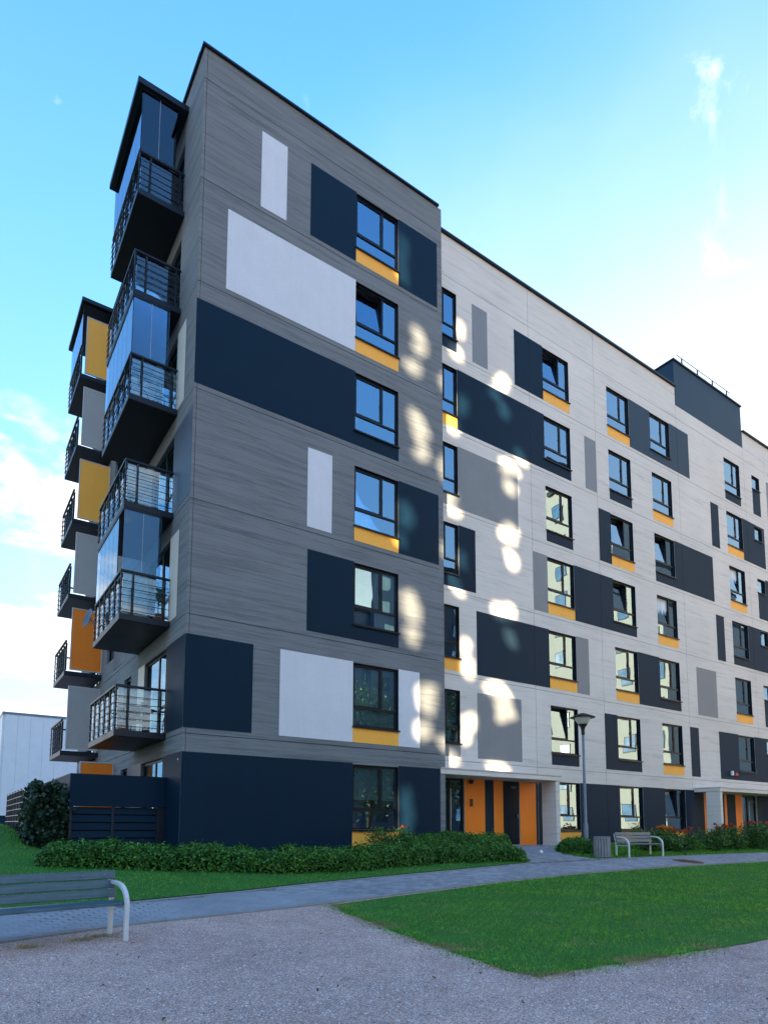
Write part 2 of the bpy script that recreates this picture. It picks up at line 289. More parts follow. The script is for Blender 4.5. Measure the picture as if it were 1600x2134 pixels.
# ------------------------------------------------------------------ mesh helpers
class MB:
    def __init__(s): s.v = []; s.f = []; s.mi = []; s.cur = 0
    def quad(s, a, b, c, d): i = len(s.v); s.v += [a, b, c, d]; s.f.append((i, i+1, i+2, i+3)); s.mi.append(s.cur)
    def tri(s, a, b, c): i = len(s.v); s.v += [a, b, c]; s.f.append((i, i+1, i+2)); s.mi.append(s.cur)
    def box(s, x0, x1, y0, y1, z0, z1):
        i = len(s.v); s.v += [(x0, y0, z0), (x1, y0, z0), (x1, y1, z0), (x0, y1, z0), (x0, y0, z1), (x1, y0, z1), (x1, y1, z1), (x0, y1, z1)]
        for q in ((0, 3, 2, 1), (4, 5, 6, 7), (0, 1, 5, 4), (1, 2, 6, 5), (2, 3, 7, 6), (3, 0, 4, 7)): s.f.append(tuple(i+k for k in q)); s.mi.append(s.cur)
        return s
    def tube(s, pts, r, n=8, cap=True):
        pts = [Vector(p) for p in pts]; rr = r if isinstance(r, (list, tuple)) else [r]*len(pts)
        base = len(s.v); prev = None
        for k, p in enumerate(pts):
            t = (pts[min(k+1, len(pts)-1)]-pts[max(k-1, 0)]).normalized()
            if prev is None:
                a = t.orthogonal().normalized()
            else:
                a = (prev-t*prev.dot(t)).normalized()
            prev = a; b = t.cross(a)
            for j in range(n):
                an = 2*math.pi*j/n; s.v.append(tuple(p+rr[k]*(math.cos(an)*a+math.sin(an)*b)))
        for k in range(len(pts)-1):
            for j in range(n):
                s.f.append((base+k*n+j, base+k*n+(j+1) % n, base+(k+1)*n+(j+1) % n, base+(k+1)*n+j)); s.mi.append(s.cur)
        if cap:
            s.f.append(tuple(base+j for j in range(n))[::-1]); s.mi.append(s.cur)
            s.f.append(tuple(base+(len(pts)-1)*n+j for j in range(n))); s.mi.append(s.cur)
        return s
    def lathe(s, prof, n=20, o=(0, 0, 0)):
        base = len(s.v)
        for r, z in prof:
            for j in range(n):
                an = 2*math.pi*j/n; s.v.append((o[0]+r*math.cos(an), o[1]+r*math.sin(an), o[2]+z))
        for k in range(len(prof)-1):
            for j in range(n):
                s.f.append((base+k*n+j, base+k*n+(j+1) % n, base+(k+1)*n+(j+1) % n, base+(k+1)*n+j)); s.mi.append(s.cur)
        return s
    def mesh(s, name):
        me = bpy.data.meshes.new(name); me.from_pydata(s.v, [], s.f); return me
    def build(s, name, mat, parent=None, loc=None, smooth=False, bevel=0):
        me = s.mesh(name)
        mats = mat if isinstance(mat, list) else [mat]
        for q in mats: me.materials.append(M(q))
        if len(mats) > 1: me.polygons.foreach_set('material_index', s.mi)
        return link(name, me, parent, loc, smooth, bevel)
def link(name, me, parent=None, loc=None, smooth=False, bevel=0):
    if bevel:
        bm = bmesh.new(); bm.from_mesh(me); bmesh.ops.remove_doubles(bm, verts=bm.verts, dist=1e-5)
        ed = [e for e in bm.edges if len(e.link_faces) == 2 and e.calc_face_angle(0) > 0.6]
        bmesh.ops.bevel(bm, geom=ed, offset=bevel, segments=2, affect='EDGES', profile=0.5); bm.to_mesh(me); bm.free()
    if smooth:
        me.polygons.foreach_set('use_smooth', [True]*len(me.polygons))
    ob = bpy.data.objects.new(name, me); COL.objects.link(ob)
    if parent: ob.parent = parent
    if loc: ob.location = loc
    return ob
def empty(name, loc, label=None, cat=None, group=None, rz=0):
    e = bpy.data.objects.new(name, None); COL.objects.link(e); e.location = loc; e.rotation_euler = (0, 0, rz); e.empty_display_size = 0.2
    if label: tag(e, label, cat, group)
    return e
def tag(o, label, cat, group=None):
    o['label'] = label; o['category'] = cat
    if group: o['group'] = group
    return o
def copy_tree(o, parent=None):
    c = o.copy(); COL.objects.link(c); c.parent = parent
    for ch in list(KIDS.get(o.name, [])): copy_tree(ch, c)
    return c
KIDS = {}
def leafmesh(name, P, size, mat, up=0.3, aspect=0.55, jitter=0.4, nrm=None):
    """many rhombic leaves, one island each"""
    n = len(P); P = np.asarray(P, float)
    if nrm is None: nrm = np.zeros((n, 3))
    d = rng.normal(size=(n, 3)) + nrm*1.2 + np.array([0, 0, up]); d /= np.linalg.norm(d, axis=1)[:, None]
    a = np.cross(d, rng.normal(size=(n, 3))); a /= np.linalg.norm(a, axis=1)[:, None]; b = np.cross(d, a)
    sz = (size*(1+jitter*(rng.random(n)*2-1)))[:, None]
    V = np.stack([P-a*sz*0.5, P+b*sz*aspect*0.5+d*sz*0.08, P+a*sz*0.5, P-b*sz*aspect*0.5+d*sz*0.08], 1).reshape(-1, 3)
    return fastmesh(name, V, np.arange(4*n).reshape(-1, 4), mat)
def fastmesh(name, V, F, mat):
    me = bpy.data.meshes.new(name); nv, nf, k = len(V), len(F), F.shape[1]
    me.vertices.add(nv); me.vertices.foreach_set('co', np.ascontiguousarray(V, np.float32).ravel())
    me.loops.add(nf*k); me.loops.foreach_set('vertex_index', np.ascontiguousarray(F, np.int32).ravel())
    me.polygons.add(nf); me.polygons.foreach_set('loop_start', np.arange(0, nf*k, k, dtype=np.int32)); me.polygons.foreach_set('loop_total', np.full(nf, k, np.int32))
    me.update(calc_edges=True); me.validate(); me.materials.append(M(mat)); return me

# ------------------------------------------------------------------ terrain
def sm(t): t = min(max(t, 0.0), 1.0); return t*t*(3-2*t)
def H(x, y):
    if y >= 0: z = 0.02
    elif y > -6: z = 0.02+0.1*y
    else: z = -0.58-0.18*(1-math.exp((y+6)/1.8))
    k = sm((y+1.2)/5.5)*sm((-2.35-x)/1.1)
    return z+0.66*k
def axis(a, b, fine0, fine1, step, coarse):
    v = list(np.arange(fine0, fine1+1e-6, step)); x = fine0
    s = step
    while x > a: s *= coarse; x -= s; v.insert(0, max(x, a))
    x = fine1; s = step
    while x < b: s *= coarse; x += s; v.append(min(x, b))
    return v
xs = axis(-2500, 2500, -8, 30, 0.5, 1.5); ys = axis(-2500, 2500, -16, 12, 0.5, 1.5)
V = [(x, y, H(x, y)) for y in ys for x in xs]; nx = len(xs)
Fc = [(j*nx+i, j*nx+i+1, (j+1)*nx+i+1, (j+1)*nx+i) for j in range(len(ys)-1) for i in range(nx-1)]
me = bpy.data.meshes.new('ground'); me.from_pydata(V, [], Fc); me.materials.append(M('gravel'))
ground = link('ground', me, smooth=True); ground['kind'] = 'structure'

PATH_TOP = [(-9, -6.2), (-6.5, -5.65), (-4.05, -5.29), (-2.38, -5.12), (-0.39, -4.78), (1.04, -4.45), (2.86, -4.12), (5.61, -3.68), (8.62, -3.15), (12, -2.95), (16, -2.95), (20, -2.95), (28, -3.0), (40, -3.1)]
PATH_BOT = [(-9, -8.3), (-6.5, -7.45), (-4.15, -6.90), (-2.68, -6.50), (-1.02, -6.30), (0.39, -6.14), (1.99, -5.85), (5.16, -5.28), (8.55, -4.82), (13.05, -4.60), (18.78, -4.57), (28, -4.6), (40, -4.7)]
def interp(L, x):
    return float(np.interp(x, [p[0] for p in L], [p[1] for p in L]))
def sheet(name, poly, dz, mat, step=0.5):
    bm = bmesh.new(); f = bm.faces.new([bm.verts.new((x, y, 0)) for x, y in poly])
    x0, x1 = min(p[0] for p in poly), max(p[0] for p in poly); y0, y1 = min(p[1] for p in poly), max(p[1] for p in poly)
    for ax, a, b in ((1, y0, y1), (0, x0, x1)):
        lo, hi = (max(math.ceil(a*2)/2, -16), min(b, 12)) if ax == 1 else (max(math.ceil(a*2)/2, -8), min(b, 30))
        st = 0.5; q = lo
        while q < hi:
            co = (q, 0, 0) if ax == 0 else (0, q, 0); no = (1, 0, 0) if ax == 0 else (0, 1, 0)
            bmesh.ops.bisect_plane(bm, geom=bm.verts[:]+bm.edges[:]+bm.faces[:], plane_co=co, plane_no=no); q += st
    for v in bm.verts: v.co.z = H(v.co.x, v.co.y)+dz
    bm.normal_update()
    for f in bm.faces:
        if f.normal.z < 0: f.normal_flip()
    me = bpy.data.meshes.new(name); bm.to_mesh(me); bm.free(); me.materials.append(M(mat))
    o = link(name, me, smooth=True); o['kind'] = 'structure'; return o
def wobble(pts, amp, step=0.15):
    out = []
    for (x0, y0), (x1, y1) in zip(pts, pts[1:]):
        L = math.hypot(x1-x0, y1-y0); n = max(1, int(L/step))
        for k in range(n):
            t = k/n; out.append((x0+(x1-x0)*t+random.uniform(-amp, amp), y0+(y1-y0)*t+random.uniform(-amp, amp)))
    out.append(pts[-1]); return out
G_EDGE = [(0.62, -6.16), (0.52, -7.0), (0.45, -7.7), (0.33, -8.5), (0.23, -9.28), (0.10, -10.2), (0.05, -10.72), (0.05, -11.08), (0.6, -11.08), (1.75, -11.15), (3.0, -11.2), (4.4, -11.25), (8, -11.4)]
RIGHT_LAWN = wobble(G_EDGE, 0.035)+[(40, -12.5), (40, -4.78), (28, -4.68), (18.8, -4.65), (13.05, -4.68), (8.55, -4.90), (5.16, -5.36), (1.99, -5.93)]
sheet('lawn', RIGHT_LAWN, 0.008, 'lawn_ground')
LEFT_LAWN = [(-60, -20), (-9, -6.1)]+[(x, y+0.08) for x, y in PATH_TOP[1:9]]+[(9.15, -2.75), (9.9, -1.5), (10.6, -0.4), (10.6, 1.0), (-2.2, 1.0), (-2.2, 60), (-60, 60)]
sheet('lawn', LEFT_LAWN, 0.022, 'lawn_ground')
RB_LAWN = [(11.75, -2.85), (16, -2.87), (20, -2.87), (28, -2.92), (40, -3.0), (40, 1.3), (24.3, 1.3), (14.0, 1.3), (13.9, 0.4), (12.3, -0.9), (11.5, -1.9)]
sheet('lawn', RB_LAWN, 0.008, 'lawn_ground')
path = sheet('path', PATH_BOT+PATH_TOP[::-1], 0.004, 'joint_sand')
JUNC = [(8.7, -3.1), (9.15, -2.72), (9.9, -1.5), (10.6, -0.4), (10.6, 1.25), (14.0, 1.25), (13.9, 0.4), (12.3, -0.9), (11.5, -1.9), (11.75, -2.9)]
sheet('path', JUNC, 0.0045, 'joint_sand')

# pavers: running bond along the path
bw, bl, gap, bh = 0.100, 0.200, 0.004, 0.020
def brick_mb(w, l, hgt, ch=0.004):
    mb = MB(); x, y = l/2-gap/2, w/2-gap/2
    a = [(-x, -y), (x, -y), (x, y), (-x, y)]; bq = [(-x+ch, -y+ch), (x-ch, -y+ch), (x-ch, y-ch), (-x+ch, y-ch)]
    i = 0; mb.v = [(p[0], p[1], -0.03) for p in a]+[(p[0], p[1], hgt-ch) for p in a]+[(p[0], p[1], hgt) for p in bq]
    mb.f = [(8, 9, 10, 11)]+[(k, (k+1) % 4, 4+(k+1) % 4, 4+k) for k in range(4)]+[(4+k, 4+(k+1) % 4, 8+(k+1) % 4, 8+k) for k in range(4)]
    return mb
bricks = []
def inpoly(x, y, poly):
    c = False; n = len(poly); j = n-1
    for i in range(n):
        xi, yi = poly[i]; xj, yj = poly[j]
        if (yi > y) != (yj > y) and x < (xj-xi)*(y-yi)/(yj-yi)+xi: c = not c
        j = i
    return c
# arclength table along the lower edge
bx = np.linspace(-7.5, 34, 2000); by = np.array([interp(PATH_BOT, x) for x in bx])
k = np.ones(81)/81; by = np.convolve(np.pad(by, 40, mode='edge'), k, 'valid')
sl = np.concatenate([[0], np.cumsum(np.hypot(np.diff(bx), np.diff(by)))])
tx = np.gradient(bx, sl); ty = np.gradient(by, sl)
for row in range(24):
    off = 0.13+bw*(row+0.5); s = (0.1 if row % 2 else 0.0)+0.1
    while s < sl[-1]:
        x = np.interp(s, sl, bx); y = np.interp(s, sl, by); cx, cy = np.interp(s, sl, tx), np.interp(s, sl, ty)
        px, py = x-cy*off, y+cx*off
        if py < interp(PATH_TOP, px)-0.12: bricks.append((px, py, math.atan2(cy, cx)))
        s += bl
for j in range(60):          # the branch to the door
    for i in range(34):
        px, py = 8.7+0.05+i*0.2+(0.1 if j % 2 else 0), -3.2+0.05+j*0.1
        if py < 1.2 and inpoly(px, py, JUNC) and py > interp(PATH_TOP, px)-0.05: bricks.append((px, py, 0.0))
def slope_y(x, y): return (H(x, y+0.05)-H(x, y-0.05))/0.1
bricks.sort(key=lambda b: (b[0]-CP.x)**2+(b[1]-CP.y)**2 if b[0] > -4.4 else 1e9+b[0]**2)
bmb = brick_mb(bw, bl, bh); bme = bmb.mesh('paver'); bme.materials.append(M('paver'))
rest = MB()
for q, (x, y, a) in enumerate(bricks):
    z = H(x, y); sy = slope_y(x, y); dzr = random.uniform(-0.0015, 0.0015)
    if q < 300:
        o = bpy.data.objects.new('paver', bme); COL.objects.link(o); o.parent = path
        o.location = (x, y, z+dzr); o.rotation_euler = (math.atan(sy), 0, a)
    else:
        ca, sa = math.cos(a), math.sin(a); i = len(rest.v)
        for vx, vy, vz in bmb.v:
            wx, wy = vx*ca-vy*sa, vx*sa+vy*ca; rest.v.append((x+wx, y+wy, z+wy*sy+vz+dzr))
        rest.f += [tuple(i+k for k in f) for f in bmb.f]; rest.mi += [0]*len(bmb.f)
o = rest.build('paver_field', 'paver', path); o['kind'] = 'stuff'
# edging stones on both sides
def edging(L, side):
    mb = MB(); pts = []
    for (x0, y0), (x1, y1) in zip(L, L[1:]):
        n = max(1, int((x1-x0)/0.5))
        for k in range(n): t = k/n; pts.append((x0+(x1-x0)*t, y0+(y1-y0)*t))
    pts.append(L[-1]); w = 0.08
    for (x0, y0), (x1, y1) in zip(pts, pts[1:]):
        d = Vector((x1-x0, y1-y0)).normalized(); n = Vector((-d.y, d.x))*w*side
        a0 = (x0+d.x*0.004, y0+d.y*0.004); a1 = (x1-d.x*0.004, y1-d.y*0.004)
        q = [(a0[0], a0[1]), (a1[0], a1[1]), (a1[0]+n.x, a1[1]+n.y), (a0[0]+n.x, a0[1]+n.y)]
        tp = [(x, y, H(x, y)+0.026) for x, y in q]; bt = [(x, y, H(x, y)-0.05) for x, y in q]
        i = len(mb.v); mb.v += bt+tp
        fs = [(4, 5, 6, 7)]+[(k, (k+1) % 4, 4+(k+1) % 4, 4+k) for k in range(4)]
        mb.f += [tuple(i+k for k in f) for f in fs]; mb.mi += [0]*5
    o = mb.build('edging', 'concrete_edge', path); return o
edging([p for p in PATH_BOT], 1); edging([p for p in PATH_TOP if p[0] <= 8.7], -1); edging([(11.8, -2.95), (16, -2.95), (20, -2.95), (28, -3.0), (40, -3.1)], -1)

# ------------------------------------------------------------------ the apartment building
ST = 3.0
J = [2.95, 5.96, 8.97, 11.955, 14.96, 17.955, 20.95]
D2, W1 = 1.2, 8.14
bld = empty('apartment_building', (0, 0, 0), 'seven-storey apartment building of grey and white panels with navy and orange fields', 'building')

def wall_panel(name, mat, plane, u0, u1, z0, z1, holes, depth=0.20, parent=bld, axis='x', reveal_mat=None):
    """board-marked panel with openings; axis 'x': plane y=plane facing -Y, 'y': plane x=plane facing -X"""
    us = sorted({u0, u1, *[max(u0, min(u1, h[k])) for h in holes for k in (0, 1)]}); zs = sorted({z0, z1, *[max(z0, min(z1, h[k])) for h in holes for k in (2, 3)]})
    def pt(u, d, z): return (u, plane+d, z) if axis == 'x' else (plane+d, u, z)
    mb = MB()
    def inh(u, z): return any(h[0] < u < h[1] and h[2] < z < h[3] for h in holes)
    def cell(i, j):
        if i < 0 or j < 0 or i >= len(us)-1 or j >= len(zs)-1: return False
        return not inh((us[i]+us[i+1])/2, (zs[j]+zs[j+1])/2)
    for i in range(len(us)-1):
        for j in range(len(zs)-1):
            if not cell(i, j): continue
            a, b, c, d = us[i], us[i+1], zs[j], zs[j+1]
            def q(*p):
                p = list(p)
                if axis == 'y': p = p[::-1]
                mb.quad(*p)
            q(pt(a, 0, c), pt(b, 0, c), pt(b, 0, d), pt(a, 0, d))
            if not cell(i-1, j): q(pt(a, depth, c), pt(a, 0, c), pt(a, 0, d), pt(a, depth, d))
            if not cell(i+1, j): q(pt(b, 0, c), pt(b, depth, c), pt(b, depth, d), pt(b, 0, d))
            if not cell(i, j-1): q(pt(a, depth, c), pt(b, depth, c), pt(b, 0, c), pt(a, 0, c))
            if not cell(i, j+1): q(pt(a, 0, d), pt(b, 0, d), pt(b, depth, d), pt(a, depth, d))
    o = mb.build(name, mat, parent); 
    return o
def field(mat, plane, cells, axis='x', proud=0.006, name='colour_field'):
    """thin render field, a union of rectangles (u0,u1,z0,z1) that touch but do not overlap"""
    us = sorted({c[k] for c in cells for k in (0, 1)}); zs = sorted({c[k] for c in cells for k in (2, 3)})
    def inside(i, j):
        if i < 0 or j < 0 or i >= len(us)-1 or j >= len(zs)-1: return False
        u, z = (us[i]+us[i+1])/2, (zs[j]+zs[j+1])/2
        return any(c[0] < u < c[1] and c[2] < z < c[3] for c in cells)
    def pt(u, d, z): return (u, plane+d, z) if axis == 'x' else (plane+d, u, z)
    mb = MB(); p = -proud; k = 0.004
    for i in range(len(us)-1):
        for j in range(len(zs)-1):
            if not inside(i, j): continue
            a, b, c, d = us[i], us[i+1], zs[j], zs[j+1]
            def q(*t):
                t = list(t)
                if axis == 'y': t = t[::-1]
                mb.quad(*t)
            q(pt(a, p, c), pt(b, p, c), pt(b, p, d), pt(a, p, d))
            if not inside(i-1, j): q(pt(a, k, c), pt(a, p, c), pt(a, p, d), pt(a, k, d))
            if not inside(i+1, j): q(pt(b, p, c), pt(b, k, c), pt(b, k, d), pt(b, p, d))
            if not inside(i, j-1): q(pt(a, k, c), pt(b, k, c), pt(b, p, c), pt(a, p, c))
            if not inside(i, j+1): q(pt(a, p, d), pt(b, p, d), pt(b, k, d), pt(a, k, d))
    return mb.build(name, mat, bld)

# ---- window prototypes, origin = lower left corner of the opening at the facade plane
WW, WH = 1.62, 1.86
def rect_frame(mb, x0, x1, z0, z1, w, y0, y1):
    mb.box(x0, x1, y0, y1, z0, z0+w); mb.box(x0, x1, y0, y1, z1-w, z1); mb.box(x0, x0+w, y0, y1, z0+w, z1-w); mb.box(x1-w, x1, y0, y1, z0+w, z1-w)
_frame = {}
def frame_mesh(w, h, small):
    key = (round(w, 3), round(h, 3), small)
    if key in _frame: return _frame[key]
    mb = MB(); rect_frame(mb, 0.004, w-0.004, 0.004, h-0.004, 0.055, 0.07, 0.15)
    # dark metal lining of the reveal
    mb.box(0.003, 0.012, 0.006, 0.07, 0.003, h-0.003); mb.box(w-0.012, w-0.003, 0.006, 0.07, 0.003, h-0.003); mb.box(0.012, w-0.012, 0.006, 0.07, h-0.012, h-0.003)
    if not small:
        mx = w*0.625; tz = 0.53
        mb.box(0.059, w-0.059, 0.072, 0.148, tz, tz+0.06)
        mb.box(mx, mx+0.06, 0.074, 0.146, tz+0.06, h-0.059)
    me = mb.mesh('window'); me.materials.append(M('frame_metal')); _frame[key] = me; return me
_mesh = {}
def shared(key, fn, mat):
    if key not in _mesh:
        me = fn().mesh(key[0]); me.materials.append(M(mat)); _mesh[key] = me
    return _mesh[key]
def sub(name, me, parent, loc=(0, 0, 0), rot=None):
    o = bpy.data.objects.new(name, me); COL.objects.link(o); o.parent = parent; o.location = loc
    if rot: o.rotation_euler = rot
    return o
def curtain_mb(w, h, waves, amp):
    mb = MB(); n = int(waves*6)
    P = [(w*k/n, amp*math.sin(2*math.pi*waves*k/n+0.6*math.sin(k*0.7))) for k in range(n+1)]
    for a, b in zip(P, P[1:]): mb.quad((a[0], a[1], 0), (b[0], b[1], 0), (b[0], b[1], h), (a[0], a[1], h))
    return mb
def blind_mb(w, h):
    mb = MB(); z = h
    while z > 0.04: mb.quad((0, 0.012, z-0.036), (w, 0.012, z-0.036), (w, 0.0, z), (0, 0.0, z)); z -= 0.035
    return mb
def window(x, plane, z, w=WW, h=WH, small=False, open_=False, cover=None, sill=True, tint=None):
    fr = sub('window', frame_mesh(w, h, small), bld, (x, plane, z))
    jt = lambda s=0.0035: (random.uniform(-s, s), 0, random.uniform(-s, s))
    def pane(x0, x1, z0, z1, y=0.105, par=fr, off=(0, 0, 0), rot=None):
        pw, ph = round(x1-x0, 3), round(z1-z0, 3)
        me = shared(('pane', pw, ph), lambda: MB().box(0, pw, 0, 0.006, 0, ph), 'window_glass')
        return sub('pane', me, par, (x0+off[0], y+off[1], z0+off[2]), rot or jt())
    if small:
        pane(0.055, w-0.055, 0.055, h-0.055)
    else:
        mx, tz = w*0.625, 0.53
        pane(0.055, w-0.055, 0.055, tz+0.005)
        pane(mx+0.055, w-0.055, tz+0.055, h-0.055)
        sx0, sx1, sz0, sz1 = 0.055, mx+0.005, tz+0.055, h-0.055
        sw, sh = round(sx1-sx0, 3), round(sz1-sz0, 3)
        def sash_mb():
            mb = MB(); rect_frame(mb, 0.004, sw-0.004, 0.004, sh-0.004, 0.042, -0.025, 0.03); mb.box(sw-0.035, sw-0.02, -0.05, -0.025, sh*0.45, sh*0.45+0.1); return mb
        rot = (R(-7.5), 0, 0) if open_ else (0, 0, 0)
        sub('sash', shared(('sash', sw, sh), sash_mb, 'frame_metal'), fr, (sx0, 0.105, sz0), rot)
        me = shared(('pane', round(sw-0.08, 3), round(sh-0.08, 3)), lambda: MB().box(0, sw-0.08, 0, 0.006, 0, sh-0.08), 'window_glass')
        rp = (rot[0]+random.uniform(-0.0035, 0.0035), 0, random.uniform(-0.0035, 0.0035))
        c, s = math.cos(rot[0]), math.sin(rot[0])
        sub('pane', me, fr, (sx0+0.04, 0.105-s*0.04, sz0+0.04*c), rp)
    if sill:
        def sill_mb():
            mb = MB(); mb.box(-0.03, w+0.03, -0.055, 0.07, -0.030, -0.004); mb.box(-0.03, w+0.03, -0.060, -0.045, -0.055, -0.030); return mb
        sub('sill', shared(('sill', w), sill_mb, 'frame_metal'), fr)
    def room_mb():
        mb = MB(); d = 1.8; e = 0.25; 
        a = (-e, 0.21, -e*0.2); 
        x0, x1, z0, z1 = -e, w+e, -0.3, h+0.25
        mb.quad((x0, d, z0), (x1, d, z0), (x1, d, z1), (x0, d, z1)); mb.quad((x0, 0.21, z0), (x0, d, z0), (x0, d, z1), (x0, 0.21, z1)); mb.quad((x1, d, z0), (x1, 0.21, z0), (x1, 0.21, z1), (x1, d, z1))
        mb.quad((x0, 0.21, z0), (x1, 0.21, z0), (x1, d, z0), (x0, d, z0)); mb.quad((x0, d, z1), (x1, d, z1), (x1, 0.21, z1), (x0, 0.21, z1))
        return mb
    sub('room', shared(('room', w, h), room_mb, 'room_wall'), fr)
    if cover == 'sheer': sub('curtain', shared(('curtain', 's', w), lambda: curtain_mb(w-0.02, h, 16, 0.018), 'curtain_cloth'), fr, (0.01, 0.19, 0))
    elif cover == 'sides':
        for x0 in (0.0, w-0.42): sub('curtain', shared(('curtain', 'd'), lambda: curtain_mb(0.42, h, 5, 0.03), 'curtain_cloth'), fr, (x0, 0.20, 0))
    elif cover == 'right': sub('curtain', shared(('curtain', 'r'), lambda: curtain_mb(0.75, h, 8, 0.03), 'curtain_cloth'), fr, (w-0.78, 0.20, 0))
    elif cover == 'blind': sub('blind', shared(('blind', 'b'), lambda: blind_mb(w-0.1, 1.0), 'blind_cloth'), fr, (0.05, 0.18, h-1.02))
    elif cover == 'low': sub('curtain', shared(('curtain', 'l'), lambda: curtain_mb(w, 0.95, 12, 0.02), 'curtain_cloth'), fr, (0.0, 0.19, 0))
    return fr

B0, B1, WZ = 0.145, 2.50, 0.615       # field bottom / top, window bottom above the joint
def row(r): return J[r-1] if r > 0 else -0.05
CA, CB, CC, CD, CE, CF = 8.44, 14.73, 18.92, 22.19, 28.87, 31.82
GW = 0.009
# windows: (row, x, plane, under, open, cover)
FRONT = {6: ('orange', False, None), 5: ('orange', True, 'low'), 4: ('navy', False, None), 3: ('orange', False, 'sheer'), 2: ('navy', False, 'right'), 1: ('orange', False, 'sheer'), 0: ('orange', False, 'blind')}
fx = 4.90
front_holes = {}
for r, (un, op, cv) in FRONT.items():
    z = row(r)+WZ if r else 0.60
    front_holes[r] = [(fx, fx+WW, z, z+WH)]
    window(fx, 0.0, z, open_=op, cover=cv)
    if un == 'orange': field('orange_paint', 0.0, [(fx+0.002, fx+WW-0.002, (row(r)+B0) if r else 0.03, z-0.034)])
def navyL(mat, plane, left, right_cells): field(mat, plane, right_cells)
# grey front wing: panels row by row
gz = [(-0.30, J[0])]+[(J[k], J[k+1]) for k in range(6)]+[(J[6], 21.878)]
for r, (z0, z1) in enumerate(gz):
    wall_panel('wall_panel', 'grey_concrete', 0.0, 0.090, W1, z0+GW, z1-GW, front_holes.get(r, []))
    mb = MB(); mb.box(0.0, 0.078, 0.0, 0.2, z0+GW, z1-GW); mb.build('corner_strip', 'grey_concrete', bld)
mb = MB()
for z in J: mb.box(0.02, W1-0.01, 0.034, 0.12, z-0.05, z+0.05)
mb.box(0.06, 0.12, 0.035, 0.13, -0.3, 21.8); mb.build('joint_seal', 'joint_dark', bld)
def FF(mat, r, x0, x1, extra=None):
    z = row(r); cells = [(x0, x1, z+B0, z+B1)]
    if extra: cells.append((extra[0], extra[1], z+B0, z+WZ-0.034))
    field(mat, 0.0, cells)
FF('white_paint', 6, 1.72, 2.52); FF('navy_paint', 6, 3.30, fx-0.004); FF('navy_paint', 6, fx+WW+0.004, W1-0.004)
FF('white_paint', 5, 0.78, fx-0.004)
FF('navy_paint', 4, 0.004, fx-0.004, (fx-0.004, fx+WW+0.004))
FF('white_paint', 3, 3.33, 4.13); FF('navy_paint', 3, fx+WW+0.004, W1-0.004)
FF('navy_paint', 2, 3.36, fx-0.004, (fx-0.004, fx+WW+0.004))
FF('navy_paint', 1, 0.004, 1.80); FF('white_paint', 1, 2.58, fx-0.004); FF('white_paint', 1, fx+WW+0.004, 7.33)
field('navy_paint', 0.0, [(0.004, fx-0.004, -0.02, 2.50)]); field('navy_paint', 0.0, [(fx+WW+0.004, W1-0.004, -0.02, 2.50)])
# plinth
mb = MB(); mb.box(-0.02, W1+0.01, -0.03, -0.008, -0.4, 0.06); mb.build('plinth', 'concrete_edge', bld)
# coping of the grey wing
mb = MB(); mb.box(-0.07, W1+0.06, -0.07, 0.25, 21.87, 21.94); mb.box(-0.07, 0.25, 0.25, 14.6, 21.87, 21.94); mb.box(W1-0.25, W1+0.06, 0.25, 14.6, 21.872, 21.938); mb.build('coping', 'dark_metal', bld, bevel=0.008)
# side of the wing that faces the white wing
wall_panel('wall_panel', 'grey_concrete', W1, 0.0, D2, -0.3, 21.86, [], axis='y')
mb = MB(); mb.quad((W1+0.001, 0.001, -0.3), (W1+0.001, D2, -0.3), (W1+0.001, D2, 21.86), (W1+0.001, 0.001, 21.86)); mb.build('side_wall', 'grey_concrete', bld)
mb = MB(); mb.quad((W1+0.001, D2, 22.0), (W1+0.001, 14.5, 22.0), (W1+0.001, 14.5, 20.9), (W1+0.001, D2, 20.9)); mb.quad((0.1, 0.2, 21.6), (W1, 0.2, 21.6), (W1, 14.5, 21.6), (0.1, 14.5, 21.6)); mb.build('roof', 'roof_felt', bld)

